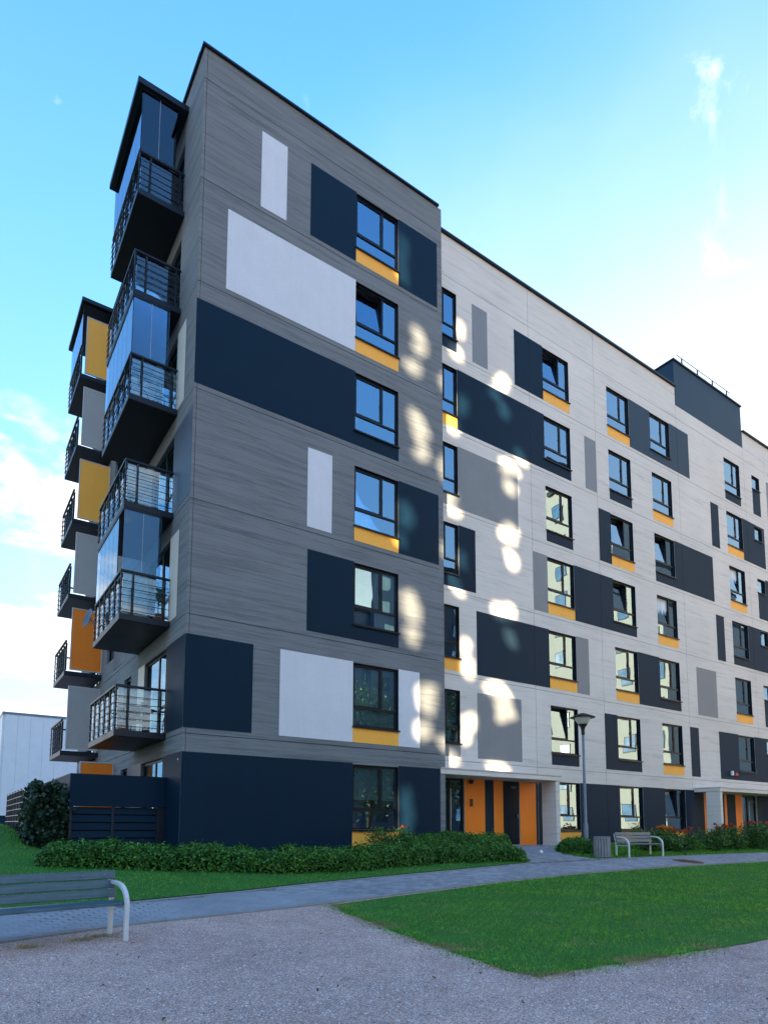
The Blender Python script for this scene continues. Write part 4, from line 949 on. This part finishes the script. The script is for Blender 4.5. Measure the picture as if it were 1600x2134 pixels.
o = mb.build('paper_scrap', 'white_plastic', None, (10.86, -1.56, H(10.86, -1.56)+0.02)); tag(o, 'crumpled white paper scrap on the paving near the end of the hedge', 'litter')

# ------------------------------------------------------------------ planting
def hedge(name, line, width, height, n, mat, label, cat, leaf=0.055, lump=0.10):
    e = empty(name, (line[0][0], line[0][1], H(*line[0])), label, cat)
    inv = Vector((-line[0][0], -line[0][1], -H(*line[0])))
    seg = [math.hypot(b[0]-a[0], b[1]-a[1]) for a, b in zip(line, line[1:])]; cum = np.concatenate([[0], np.cumsum(seg)]); T = cum[-1]
    lx = np.array([p[0] for p in line]); ly = np.array([p[1] for p in line])
    ph = rng.random(8)*6.28
    def lumpf(s): return 1+1.35*lump*(np.sin(s*3.1+ph[0])+0.7*np.sin(s*6.7+ph[1])+0.5*np.sin(s*11.9+ph[2]))/1.6
    s = rng.random(n)*T; x0 = np.interp(s, cum, lx); y0 = np.interp(s, cum, ly)
    tx_ = np.interp(s+0.05, cum, lx)-np.interp(s-0.05, cum, lx); ty_ = np.interp(s+0.05, cum, ly)-np.interp(s-0.05, cum, ly); q = np.hypot(tx_, ty_)+1e-9
    nx_, ny_ = -ty_/q, tx_/q
    th = rng.random(n)*math.pi; rad = 1-0.35*rng.random(n)**2.2
    endf = np.clip(np.minimum(s, T-s)/0.35, 0.0, 1)**0.5
    ex = 0.45
    ca, sa = np.cos(th), np.sin(th)
    u = np.sign(ca)*np.abs(ca)**ex*rad*width/2*lumpf(s+3)*(0.4+0.6*endf); w = np.abs(sa)**ex*rad*height*lumpf(s)*(0.35+0.65*endf)
    w = np.where(rng.random(n) < 0.25, w*rng.random(n), w)+rng.normal(size=n)*0.025+ (rng.random(n) < 0.05)*rng.random(n)*0.11
    X = x0+nx_*u+rng.normal(size=n)*0.015; Y = y0+ny_*u+rng.normal(size=n)*0.015
    Z = np.array([H(a, b) for a, b in zip(X, Y)])+np.maximum(w, 0.015)
    N = np.stack([nx_*ca, ny_*ca, sa], 1)
    P = np.stack([X, Y, Z], 1)+np.array(inv)
    link('foliage', leafmesh('foliage', P, leaf, mat, 0.25, 0.6, 0.45, N), e)
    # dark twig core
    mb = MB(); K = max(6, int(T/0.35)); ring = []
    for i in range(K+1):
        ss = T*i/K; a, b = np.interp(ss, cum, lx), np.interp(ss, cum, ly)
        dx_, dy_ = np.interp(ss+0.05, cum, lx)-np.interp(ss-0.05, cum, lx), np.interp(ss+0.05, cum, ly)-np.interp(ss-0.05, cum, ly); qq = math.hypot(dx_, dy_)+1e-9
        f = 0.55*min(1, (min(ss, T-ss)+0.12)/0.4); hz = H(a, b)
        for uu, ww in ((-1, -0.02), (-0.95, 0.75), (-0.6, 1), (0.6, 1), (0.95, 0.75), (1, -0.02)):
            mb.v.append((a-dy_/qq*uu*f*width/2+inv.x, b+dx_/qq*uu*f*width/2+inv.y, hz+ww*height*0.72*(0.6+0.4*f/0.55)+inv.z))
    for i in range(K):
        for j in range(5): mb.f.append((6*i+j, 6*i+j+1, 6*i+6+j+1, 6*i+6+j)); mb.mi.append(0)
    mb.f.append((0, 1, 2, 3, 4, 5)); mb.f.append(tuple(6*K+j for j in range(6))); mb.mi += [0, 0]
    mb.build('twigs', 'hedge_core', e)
    return e
hedge('hedge', [(-3.1, -1.05), (-2.2, -1.45), (-1.0, -2.0), (0.33, -2.55), (1.4, -2.9), (2.4, -3.02), (3.8, -2.75), (5.5, -2.42), (7.0, -2.40), (8.9, -2.52)], 0.95, 0.46, 52000, 'hedge_leaf', 'long low clipped green hedge running along the grey wing towards the entrance', 'hedge')
hedge('hedge', [(5.6, -1.35), (7.5, -1.30), (9.6, -1.28)], 1.0, 0.58, 22000, 'hedge_leaf', 'shorter green hedge behind the long one, below the orange entrance wall', 'hedge')
hedge('hedge', [(11.95, -1.35), (12.5, -1.75), (13.0, -2.0)], 0.75, 0.44, 9000, 'hedge_leaf', 'small clump of green hedge at the foot of the lamp post', 'hedge')
def shrub(loc, rx, rz_, n, mat, blossoms, bmat, label, leaf=0.07, group=None, cat='shrub', name='flowering_shrub'):
    x, y = loc; z = H(x, y); e = empty(name, (x, y, z), label, cat, group)
    k = 14; cx = rng.normal(size=(k, 3))*np.array([rx*0.45, rx*0.4, rz_*0.22])+np.array([0, 0, rz_*0.55])
    idx = rng.integers(0, k, n); P = cx[idx]+rng.normal(size=(n, 3))*np.array([rx*0.22, rx*0.22, rz_*0.17]); P[:, 2] = np.clip(P[:, 2], 0.03, rz_*1.25)
    link('foliage', leafmesh('foliage', P, leaf, mat, 0.4, 0.5), e)
    mb = MB()
    for i in range(k):
        c = cx[i]; mb.tube([(c[0]*0.1, c[1]*0.1, -0.02), (c[0]*0.5, c[1]*0.5, c[2]*0.55), tuple(c)], [0.012, 0.009, 0.004], 5)
    mb.build('stems', 'bark', e)
    if blossoms:
        tops = P[np.argsort(-P[:, 2]-rng.random(n)*0.15*rz_)[:max(blossoms*3, 10)]]; pick = tops[rng.integers(0, len(tops), blossoms)]
        Q = np.repeat(pick, 14, 0)+rng.normal(size=(blossoms*14, 3))*(0.028 if leaf > 0.08 else 0.014)+np.array([0, 0, 0.03])
        link('blossoms', leafmesh('blossoms', Q, 0.05 if leaf > 0.08 else 0.032, bmat, 0.5, 0.8), e)
    return e
shrub((5.35, -1.15), 0.55, 0.60, 2600, 'shrub_leaf', 5, 'red_blossom', 'loose shrub with a few red roses in front of the grey wing')
names = [((16.2, -1.75), 0.5, 0.75, 0, 'red_blossom', 'dark leafy shrub just right of the far bench'),
         ((17.3, -1.9), 0.65, 0.80, 46, 'orange_blossom', 'shrub thick with orange-red blossom right of the far bench'),
         ((18.6, -1.7), 0.6, 0.85, 26, 'red_blossom', 'shrub with orange-red flower heads next to the thickest blossom'),
         ((20.0, -1.9), 0.65, 0.95, 12, 'red_blossom', 'taller green shrub with few red flowers before the far pier'),
         ((21.5, -1.75), 0.65, 0.85, 16, 'red_blossom', 'shrub with red flowers before the far entrance door'),
         ((23.2, -1.9), 0.75, 1.0, 14, 'red_blossom', 'pale green shrub with red tips at the right picture edge'),
         ((25.2, -1.8), 0.75, 1.0, 7, 'red_blossom', 'shrub half cut off by the right picture edge')]
for (p, rx, rz_, nb, bm_, lb) in names: shrub(p, rx, rz_*0.85, 2600, 'shrub_leaf', nb, bm_, lb, 0.085, 'flower bed beside the far bench')
# ivy beside the terrace
def ivy():
    x0, y0 = -2.72, 1.5; e = empty('ivy_bush', (x0, y0, H(x0, y0)), 'dark ivy mass smothering the fence left of the navy terrace', 'ivy')
    n = 9000; u = rng.random((n, 3)); P = np.empty((n, 3))
    P[:, 0] = (u[:, 0]-0.5)*0.82*(1-0.25*u[:, 2]**2)+0.02*np.sin(9*u[:, 2]); P[:, 1] = (u[:, 1]**2.2)*1.6-0.35+0.08*np.sin(7*u[:, 0]+5*u[:, 2]); P[:, 2] = u[:, 2]*1.5+0.07*np.sin(11*u[:, 0])
    P += rng.normal(size=(n, 3))*0.05+(rng.random((n, 1)) < 0.06)*rng.normal(size=(n, 3))*0.09; P[:, 2] = np.maximum(P[:, 2], -0.05)
    link('foliage', leafmesh('foliage', P, 0.10, 'ivy_leaf', 0.1, 0.8), e)
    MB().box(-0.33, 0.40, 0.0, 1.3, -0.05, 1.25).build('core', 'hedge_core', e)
ivy()
e = empty('garden_fence', (-2.95, 2.2, H(-3.3, 2.2)), 'dark wire garden fence with pale rails running back beside the ivy', 'fence')
for k in range(9):
    y = k*0.85; MB().box(-0.02, 0.02, y-0.02, y+0.02, -0.2, 0.42+0.055*k if False else 1.02+(H(-3.6, 2.2+y)-H(-3.3, 2.2))).build('post', 'dark_metal', e)
def fz(y): return H(-3.6, 2.2+y)-H(-3.3, 2.2)
for k in range(6): MB().tube([(-0.03, y, fz(y)+0.12+k*0.17) for y in (0, 1.7, 3.4, 5.1, 6.8)], 0.010, 5).build('rail', 'light_frame', e)
mb = MB()
for k in range(60): y = 0.06+k*0.113; mb.tube([(0.01, y, fz(y)-0.05), (0.01, y, fz(y)+0.98)], 0.012, 4)
mb.build('mesh_wires', 'dark_metal', e)

# ------------------------------------------------------------------ grass and pebbles
def blades(name, pts, hgt, wid, mat, label):
    n = len(pts); P = np.array([(x, y, H(x, y)+0.006) for x, y in pts]); a = rng.random(n)*6.283; w = wid*(0.6+0.8*rng.random(n)); h_ = hgt*(0.45+0.9*rng.random(n))
    ln = rng.normal(size=(n, 2))*0.45
    d = np.stack([np.cos(a), np.sin(a), np.zeros(n)], 1)*w[:, None]*0.5; tip = P+np.stack([ln[:, 0]*h_, ln[:, 1]*h_, h_], 1)
    V = np.stack([P-d, P+d, tip], 1).reshape(-1, 3)
    o = link(name, fastmesh(name, V, np.arange(3*n).reshape(-1, 3), mat)); o['kind'] = 'stuff'; tag(o, label, 'grass'); return o
def scatter(poly, dens_fn, x0, x1, y0, y1, nmax):
    out = []; 
    X = rng.random(nmax)*(x1-x0)+x0; Y = rng.random(nmax)*(y1-y0)+y0; K = rng.random(nmax)
    a = poly; inside = np.zeros(nmax, bool); j = len(a)-1
    for i in range(len(a)):
        xi, yi = a[i]; xj, yj = a[j]
        cnd = ((yi > Y) != (yj > Y)); 
        with np.errstate(divide='ignore', invalid='ignore'): xx = (xj-xi)*(Y-yi)/(yj-yi+1e-12)+xi
        inside ^= cnd & (X < xx); j = i
    D = np.hypot(X-CP.x, Y-CP.y); keep = inside & (K < dens_fn(X, Y, D))
    return np.stack([X[keep], Y[keep]], 1)
def grid(X, Y):      # grass pavers: cells of turf between thin plastic ribs
    c, s = math.cos(0.6), math.sin(0.6); u, v = (X*c+Y*s)/0.15, (-X*s+Y*c)/0.15
    return np.where((np.abs(u-np.round(u)) < 0.13) | (np.abs(v-np.round(v)) < 0.13), 0.15, 1.0)
def patch(X, Y): return np.clip(0.62+0.38*np.sin(X*1.7+1.3*np.sin(Y*1.1))*np.sin(Y*2.3+X*0.6)+0.25*np.sin(X*5.3+Y*2.1)*np.sin(Y*6.1-X), 0.08, 1)
edge_d = lambda X, Y: np.clip((X-np.interp(Y, [-11.1, -10.2, -9.28, -7.7, -6.1], [0.05, 0.10, 0.23, 0.45, 0.6]))/0.9, 0.25, 1)*np.clip((Y+11.05)/0.8, 0.3, 1)
pts = scatter(RIGHT_LAWN, lambda X, Y, D: np.clip(9.0/D, 0.1, 1)**1.3*grid(X, Y)*patch(X, Y)*edge_d(X, Y), -0.1, 26, -11.6, -4.6, 800000)
far = np.hypot(pts[:, 0]-CP.x, pts[:, 1]-CP.y) > 13
blades('lawn_grass', pts[~far], 0.034, 0.0055, 'grass_blade', 'short green turf of the lawn in front of the gravel'); blades('lawn_grass', pts[far], 0.042, 0.010, 'grass_blade', 'short green turf of the lawn along the path towards the bench')
pts = scatter(LEFT_LAWN, lambda X, Y, D: np.clip(11.0/D, 0.1, 1)*patch(X, Y), -6.5, 10.5, -6.2, 9.0, 230000); pts = pts[(pts[:, 0] < 9.3) & ((pts[:, 1] < -0.1) | (pts[:, 0] < -2.3))]
blades('lawn_grass', pts, 0.050, 0.013, 'grass_blade', 'grass strip and bank between the path and the hedge')
pts = scatter(RB_LAWN, lambda X, Y, D: np.full(len(X), 1.0), 11.4, 26, -2.95, 1.2, 45000)
blades('lawn_grass', pts, 0.055, 0.018, 'grass_blade', 'grass behind the far bench and lamp post')
# straw-coloured worn fringe
q = np.array(wobble(G_EDGE[:11], 0.0, 0.01)); q = np.repeat(q, 12, 0)+rng.normal(size=(len(q)*12, 2))*0.13+np.array([0.06, 0.04])
kk = np.sin(q[:, 0]*4.1+q[:, 1]*3.3)+0.6*np.sin(q[:, 1]*7.7) > 0.35
blades('dry_fringe', q[kk], 0.030, 0.008, 'dry_grass', 'straw-coloured worn fringe along the lawn edge'); blades('dry_fringe', q[~kk][::2], 0.034, 0.009, 'grass_blade', 'ragged green fringe along the lawn edge')
dp = scatter(RIGHT_LAWN, lambda X, Y, D: np.clip(9/D, 0.1, 1)*(np.sin(X*2.9+Y*1.3)*np.sin(Y*3.7-X*0.8) > 0.45), 0.1, 14, -11.2, -4.8, 26000)
blades('dry_grass', dp, 0.040, 0.007, 'dry_grass', 'thin straw-coloured blades mixed into the lawn')
w_ = np.array([(-3.1, -7.0), (-3.35, -7.1), (-3.9, -7.25)]); wp = np.concatenate([rng.normal(size=(260, 2))*np.array([0.10, 0.04])+c for c in w_])
blades('weed_tuft', wp[::2], 0.035, 0.010, 'dry_grass', 'small weeds growing in the gravel under the near bench')
GRAV = [(-9, -15.3)]+[(x, y-0.03) for x, y in PATH_BOT[:6]]+[(x-0.05, y) for x, y in G_EDGE[1:7]]+[(0.6, -11.2), (4.4, -11.4), (10, -11.8), (10, -15.3)]
pts = scatter(GRAV, lambda X, Y, D: np.clip(6.0/D, 0, 1)**2, -6, 6, -13.6, -6.0, 100000)
n = len(pts); base = np.array([(1, 0, 0), (-1, 0, 0), (0, 1, 0), (0, -1, 0), (0, 0, 0.8), (0, 0, -0.6)], float); tri = np.array([(0, 2, 4), (2, 1, 4), (1, 3, 4), (3, 0, 4)])
sz = 0.003+0.009*rng.random(n)**4; an = rng.random(n)*6.283; ca, sa = np.cos(an), np.sin(an)
Vb = base[None]*sz[:, None, None]*(0.6+0.8*rng.random((n, 6, 3)))
Vr = np.stack([Vb[..., 0]*ca[:, None]-Vb[..., 1]*sa[:, None], Vb[..., 0]*sa[:, None]+Vb[..., 1]*ca[:, None], Vb[..., 2]], -1)
Pz = np.array([(x, y, H(x, y)+0.001) for x, y in pts]); Vr += Pz[:, None, :]
o = link('gravel_stones', fastmesh('gravel_stones', Vr.reshape(-1, 3), (tri[None]+6*np.arange(n)[:, None, None]).reshape(-1, 3), 'pebble')); o['kind'] = 'stuff'; tag(o, 'loose fine gravel stones on the forecourt', 'gravel')

fl_ = scatter(GRAV, lambda X, Y, D: np.full(len(X), 1.0), -5, 5, -13, -6, 130); fl2 = scatter(RIGHT_LAWN, lambda X, Y, D: np.full(len(X), 1.0), 0, 14, -11, -5, 90)
P = np.array([(x, y, H(x, y)+0.012) for x, y in fl_]+[(x, y, H(x, y)+0.045) for x, y in fl2])
o = link('fallen_leaves', leafmesh('fallen_leaves', P, 0.045, 'dead_leaf', 2.5, 0.5)); o['kind'] = 'stuff'; tag(o, 'scattered dry leaves and twigs on gravel and lawn', 'leaves')

# ------------------------------------------------------------------ things on the balconies
def chair(loc, rz, label):
    e = empty('balcony_chair', loc, label, 'chair', 'furniture on the first-floor balcony', rz)
    MB().box(-0.21, 0.21, -0.21, 0.21, 0.43, 0.455).build('seat', 'dark_metal', e, bevel=0.006)
    mb = MB(); mb.v = [(-0.21, 0.20, 0.50), (0.21, 0.20, 0.50), (0.21, 0.22, 0.50), (-0.21, 0.22, 0.50), (-0.20, 0.28, 0.86), (0.20, 0.28, 0.86), (0.20, 0.30, 0.86), (-0.20, 0.30, 0.86)]; mb.f = [(0, 3, 2, 1), (4, 5, 6, 7), (0, 1, 5, 4), (1, 2, 6, 5), (2, 3, 7, 6), (3, 0, 4, 7)]; mb.mi = [0]*6; mb.build('backrest', 'dark_metal', e)
    for x in (-0.2, 0.2):
        MB().tube([(x, -0.24, 0.0), (x, -0.19, 0.44), (x, -0.17, 0.64), (x, 0.20, 0.66)], 0.011, 6).build('leg', 'dark_metal', e); MB().tube([(x, 0.26, 0.0), (x, 0.19, 0.44), (x, 0.29, 0.86)], 0.011, 6).build('leg', 'dark_metal', e)
    return e
zf = S1[0]
chair((-0.55, 1.95, zf), 1.2, 'dark metal chair nearest the camera on the lowest corner balcony'); chair((-0.42, 2.9, zf), 2.6, 'dark metal chair farther back on the lowest corner balcony')
e = empty('balcony_table', (-0.35, 2.35, zf), 'small dark round table between the chairs on the lowest corner balcony', 'table')
MB().lathe([(0.0, 0.70), (0.32, 0.70), (0.32, 0.725), (0.0, 0.725)], 20).build('table_top', 'dark_metal', e); MB().tube([(0, 0, 0.0), (0, 0, 0.70)], 0.025, 8).build('pedestal', 'dark_metal', e); MB().lathe([(0.2, 0.0), (0.2, 0.02), (0.0, 0.03)], 16).build('base', 'dark_metal', e)
def pot(loc, s, label, leaf=0.09, n=140, tall=0.5):
    e = empty('potted_plant', loc, label, 'plant'); 
    MB().lathe([(0.0, 0.0), (0.10*s, 0.0), (0.14*s, 0.22*s), (0.15*s, 0.24*s), (0.12*s, 0.24*s), (0.0, 0.21*s)], 14).build('flower_pot', 'terracotta', e)
    P = rng.normal(size=(n, 3))*np.array([0.10*s, 0.10*s, 0.10*tall])+np.array([0, 0, 0.24*s+tall*0.45]); 
    link('foliage', leafmesh('foliage', P, leaf, 'shrub_leaf', 0.8, 0.4), e); MB().tube([(0, 0, 0.2*s), (0, 0, 0.24*s+tall*0.4)], 0.012, 6).build('stem', 'bark', e)
pot((-0.35, 2.35, zf+0.727), 0.5, 'little green plant on the small balcony table', 0.05, 60, 0.14); pot((-1.0, 1.75, zf), 1.0, 'leafy potted plant at the outer corner of the lowest corner balcony', 0.09, 150, 0.55)
pot((-1.0, 2.0, S1[2]), 1.0, 'potted plant standing on the open third-floor corner balcony', 0.09, 120, 0.5); pot((-0.5, 1.7, S1[4]), 0.9, 'potted plant standing on the open fifth-floor corner balcony', 0.08, 110, 0.45)
pot((-0.22, 1.75, S1[1]), 1.0, 'tall potted plant behind the glass on the glazed second-floor balcony', 0.16, 120, 1.1)
# bicycle on the glazed fourth-floor balcony
e = empty('bicycle', (-0.62, 1.95, S1[3]), 'bicycle parked behind the railing on the glazed fourth-floor balcony', 'bicycle')
def ring(cx, r, t, n=24): return [(cx+r*math.cos(2*math.pi*k/n), 0, 0.34+r*math.sin(2*math.pi*k/n)) for k in range(n+1)]
for cx in (-0.34, 0.42):
    w = MB().tube(ring(cx, 0.32, 0), 0.018, 6).build('wheel', 'black_plastic', e); s = MB()
    for k in range(8): a = math.pi*k/8; s.tube([(cx+0.31*math.cos(a), 0, 0.34+0.31*math.sin(a)), (cx-0.31*math.cos(a), 0, 0.34-0.31*math.sin(a))], 0.003, 4)
    s.build('spokes', 'white_steel', w)
fm = MB(); 
for a, b in (((-0.34, 0, 0.34), (0.02, 0, 0.32)), ((-0.34, 0, 0.34), (-0.08, 0, 0.78)), ((0.02, 0, 0.32), (-0.10, 0, 0.86)), ((0.02, 0, 0.32), (0.30, 0, 0.74)), ((-0.08, 0, 0.78), (0.29, 0, 0.80)), ((0.42, 0, 0.34), (0.28, 0, 0.92))): fm.tube([a, b], 0.016, 6)
fm.build('bicycle_frame', 'white_steel', e); MB().tube([(0.30, -0.25, 0.98), (0.27, 0, 0.94), (0.30, 0.25, 0.98)], 0.013, 6).build('handlebar', 'white_steel', e); MB().box(-0.22, 0.03, -0.06, 0.06, 0.86, 0.90).build('saddle', 'black_plastic', e, bevel=0.015)
# satellite dish on the second-floor balcony
e = empty('satellite_dish', (-1.34, 4.55, S1[1]+0.45), 'grey satellite dish fixed outside the second-floor corner balcony', 'dish')
d = MB().lathe([(0.0, 0.0), (0.11, 0.010), (0.20, 0.032), (0.29, 0.070), (0.29, 0.076), (0.20, 0.040), (0.11, 0.017), (0.0, 0.006)], 24).build('reflector', 'blue_grey_paint', e, (-0.10, 0, 0.22), smooth=True); d.rotation_euler = (0, R(-78), R(12))
MB().tube([(0.05, 0, 0.0), (-0.03, 0, 0.15), (-0.09, 0, 0.22)], 0.018, 6).build('bracket', 'galvanised', e); MB().tube([(-0.08, 0, 0.02), (-0.16, -0.22, 0.22)], 0.010, 6).build('feed_arm', 'galvanised', e)

# ------------------------------------------------------------------ white hall behind, far left
e = empty('industrial_hall', (0, 60, 0.5), 'pale blue-white hall with dark base behind the left edge of the apartments', 'building')
X0 = 0.25; nP = 14
for k in range(nP): MB().box(X0+k*1.2+0.006, X0+(k+1)*1.2-0.006, 0, 0.2, 1.15, 11.6).build('cladding_panel', 'hall_cladding', e)
for k in range(10): MB().box(X0-0.2, X0, 0.206+k*3, 0.194+(k+1)*3, 1.15, 11.6).build('cladding_panel', 'hall_cladding', e)
MB().box(X0-0.25, X0+17, -0.05, 30, 11.6, 11.85).build('roof_trim', 'galvanised', e); MB().box(X0-0.1, X0+16.9, 0.1, 30, -1.0, 1.149).build('base_wall', 'navy_paint', e); MB().box(X0+0.2, X0+16.5, 0.3, 29.5, 1.2, 11.5).build('inner_wall', 'joint_dark', e)

# ------------------------------------------------------------------ across the courtyard, behind the viewpoint (mirrored in the windows, plus unseen slabs and screen added to shade the court)
LIT = (-1, 1)
e = empty('courtyard_block', (45, -12, 0), 'sunlit cream apartment block mirrored in the white wing windows', 'building')
for (y0, y1, h) in ((-12, -14, 19.5), (-14, -17, 24), (-17, -20, 30), (-20, -24, 34), (-24, -37, 38)):
    MB().box(0, 16, y1+12.002, y0+11.998, -1, h).build('wall', 'opposite_cream', e); MB().box(-0.3, 16.3, y1+12.05, y0+11.95, h, h+0.4).build('roof_edge', 'dark_metal', e)
    zz = 1.2
    while zz < h-2.4:
        y = y1+12+0.5
        while y < y0+12-1.3:
            wo_ = MB().box(-0.05, 0.05, y, y+1.15, zz, zz+1.5).build('window', 'frame_metal', e); MB().box(-0.056, -0.052, y+0.07, y+1.08, zz+0.07, zz+1.43).build('pane', 'pane_blue', wo_)
            y += 2.35
        zz += 3.0
e = empty('courtyard_block', (37, -62, 0), 'dark slate block mirrored in the windows nearest the grey wing', 'building')
MB().box(0, 26, 0, 15, -1, 36).build('wall', 'blue_grey_paint', e); MB().box(-12, -0.002, 0, 14, -1, 26).build('wall', 'blue_grey_paint', e); MB().box(-12.2, -0.003, -0.2, 14.2, 26, 26.3).build('roof_edge', 'dark_metal', e); MB().box(-0.2, 26.2, -0.2, 15.2, 36, 36.4).build('roof_edge', 'dark_metal', e)
for fl in range(11):
    for k in range(7): MB().box(1.2+k*3.5, 3.0+k*3.5, 15.0, 15.06, 1.4+fl*3.1, 3.1+fl*3.1).build('window', 'window_glass', e)
SHADE_SLABS = ((-135, -58.5), (-45.0, -21.0))  # unseen slabs added to block the sun, gap left for the patches
for i, (x0, x1) in enumerate(SHADE_SLABS):
    e = empty('courtyard_block', (x0, -60, 0), ['long pale apartment slab behind the viewpoint that shades the courtyard', 'pale apartment slab behind the viewpoint beside the perforated tower'][i], 'building')
    def prism(z0, z1, g=0.0):      # ends cut oblique so the sun passes through the gap
        p = MB(); w = x1-x0; q = [(-g, g), (w+g, g), (w+g-12-2*g, -12-g), (-12-3*g, -12-g)]
        p.v = [(a, b, z0) for a, b in q]+[(a, b, z1) for a, b in q]; p.f = [(0, 1, 2, 3), (7, 6, 5, 4)]+[(k, 4+k, 4+(k+1) % 4, (k+1) % 4) for k in range(4)]; p.mi = [0]*6; return p
    prism(-1, 40.5).build('wall', 'slab_render', e); prism(40.5, 40.9, 0.2).build('roof_edge', 'dark_metal', e)
    for fl in range(13):
        MB().box(0.5, x1-x0-0.5, 0.02, 0.08, 1.5+fl*3, 2.5+fl*3).build('window_band', 'pane_blue', e)
PATCH = [(0, 6.72, 19.2, 0.21, 0.77), (0, 6.75, 18.55, 0.21, 0.29), (0, 7.38, 16.56, 0.34, 0.54), (0, 7.19, 15.53, 0.41, 0.28), (0, 7.36, 13.56, 0.43, 0.59), (0, 7.49, 12.68, 0.34, 0.34), (0, 6.81, 10.42, 0.36, 0.5), (0, 6.65, 9.56, 0.25, 0.29), (0, 7.02, 7.49, 0.43, 0.55), (0, 7.05, 6.64, 0.34, 0.37), (0, 7.68, 4.7, 0.45, 0.54), (0, 7.46, 3.66, 0.37, 0.34), (0, 6.84, 1.3, 0.27, 0.72), (0, 6.8, 0.66, 0.25, 0.36), (1.2, 10.25, 19.13, 0.28, 0.46), (1.2, 10.02, 18.07, 0.37, 0.35), (1.2, 10.33, 16.12, 0.34, 0.5), (1.2, 9.81, 15.23, 0.49, 0.44), (1.2, 12.44, 17.88, 0.45, 0.45), (1.2, 12.42, 16.77, 0.42, 0.47), (1.2, 11.99, 17.23, 0.31, 0.31), (1.2, 13.35, 15.13, 0.43, 0.37), (1.2, 12.64, 14.48, 0.7, 0.41), (1.2, 12.76, 13.72, 0.49, 0.39), (1.2, 9.66, 12.34, 0.39, 0.38), (1.2, 9.83, 11.92, 0.51, 0.21), (1.2, 10.25, 10.2, 0.3, 0.47), (1.2, 9.77, 9.34, 0.44, 0.35), (1.2, 10.06, 8.99, 0.3, 0.21), (1.2, 12.64, 11.82, 0.66, 0.51), (1.2, 12.75, 10.85, 0.43, 0.5), (1.2, 12.3, 8.69, 0.88, 0.41), (1.2, 12.64, 7.73, 0.44, 0.44), (1.2, 10.33, 7.07, 0.27, 0.41), (1.2, 10.5, 6.27, 0.36, 0.5), (1.2, 11.97, 5.63, 0.85, 0.42), (1.2, 12.21, 4.96, 0.69, 0.59), (1.2, 10.47, 4.37, 0.42, 0.36), (1.2, 10.34, 3.82, 0.3, 0.31), (1.2, 9.63, 3.03, 0.44, 0.3), (1.2, 11.91, 2.79, 0.74, 0.24)]  # sun patches on the facades, cut below as holes in the added screen
TY = -32.0
ho = []
for (pl, x, z, rx, rz_) in PATCH:
    tt = (pl-TY)/SUN_T.y; ho.append((x-tt*SUN_T.x, z-tt*SUN_T.z, rx, rz_))
e = empty('stair_tower', (-22, TY, 0), 'slim stair tower with perforated screen behind the viewpoint', 'building')  # added blocker out of view, its holes shape the sun patches
tx0, tx1, tz1, cs = -30.5, -14.5, 33.5, 0.1
nxc, nzc = int((tx1-tx0)/cs), int((tz1+0.5)/cs)
gx = tx0+cs*(np.arange(nxc)+0.5); gz_ = -0.5+cs*(np.arange(nzc)+0.5); GX, GZ = np.meshgrid(gx, gz_)
op = np.zeros_like(GX, bool)
for q_, (x, z, a, b) in enumerate(ho):
    wx = GX-x+0.16*a*np.sin(GZ*5.1+q_*1.7)+0.10*a*np.sin(GZ*11.3+q_); wz_ = GZ-z+0.12*b*np.sin(GX*6.3+q_*2.9)
    k_ = 0.86 if PATCH[q_][0] > 1 else 1.0; a, b = a*k_, b*k_
    op |= np.abs(wx/(a*0.84))**2.6+np.abs(wz_/(b*0.92))**2.3 < 1
J_, I_ = np.nonzero(~op); cx, cz = gx[I_]+22, gz_[J_]; h2 = cs/2
Vt = np.stack([np.stack([cx-h2, 0*cx, cz-h2], 1), np.stack([cx+h2, 0*cx, cz-h2], 1), np.stack([cx+h2, 0*cx, cz+h2], 1), np.stack([cx-h2, 0*cx, cz+h2], 1)], 1).reshape(-1, 3)
me = fastmesh('perforated_screen', Vt, np.arange(4*len(cx)).reshape(-1, 4), 'opposite_cream')
bm = bmesh.new(); bm.from_mesh(me); bmesh.ops.remove_doubles(bm, verts=bm.verts, dist=0.002); bm.to_mesh(me); bm.free()
o = link('perforated_screen', me, e); sd = o.modifiers.new('thickness', 'SOLIDIFY'); sd.thickness = 0.04
MB().box(tx0+22-0.3, tx0+22, -0.3, 0.3, -1, tz1).build('mast', 'dark_metal', e); MB().box(tx1+22, tx1+22.3, -0.3, 0.3, -1, tz1).build('mast', 'dark_metal', e)

def tree(loc, h, r, label):
    z = H(*loc); e = empty('courtyard_tree', (loc[0], loc[1], z), label, 'tree', 'trees across the courtyard')
    mb = MB(); mb.tube([(0, 0, -0.3), (0.1, 0.05, h*0.25), (0.0, 0.1, h*0.5), (0.1, 0, h*0.85)], [0.22, 0.18, 0.12, 0.03], 9)
    k = 26; C_ = rng.normal(size=(k, 3)); C_ /= np.linalg.norm(C_, axis=1)[:, None]; C_ *= (rng.random(k)**0.4)[:, None]*np.array([r, r, h*0.36]); C_ += np.array([0, 0, h*0.62])
    for c in C_[:12]: mb.tube([(0.03, 0.05, h*0.3+0.1*c[2]), tuple(0.6*c+np.array([0, 0, 0.1])), tuple(c)], [0.07, 0.04, 0.012], 6)
    mb.build('trunk', 'bark', e)
    n = 9000; P = C_[rng.integers(0, k, n)]+rng.normal(size=(n, 3))*r*0.24
    link('crown', leafmesh('crown', P, 0.24, 'tree_leaf', 0.3, 0.6), e)
tree((22, -24.5), 12, 3.4, 'leafy tree mirrored in the lower grey-wing windows'); tree((29, -22), 13, 3.6, 'leafy tree mirrored in the dark windows next to the grey wing'); tree((15, -27), 11, 3.2, 'leafy tree mirrored in the ground-floor window')
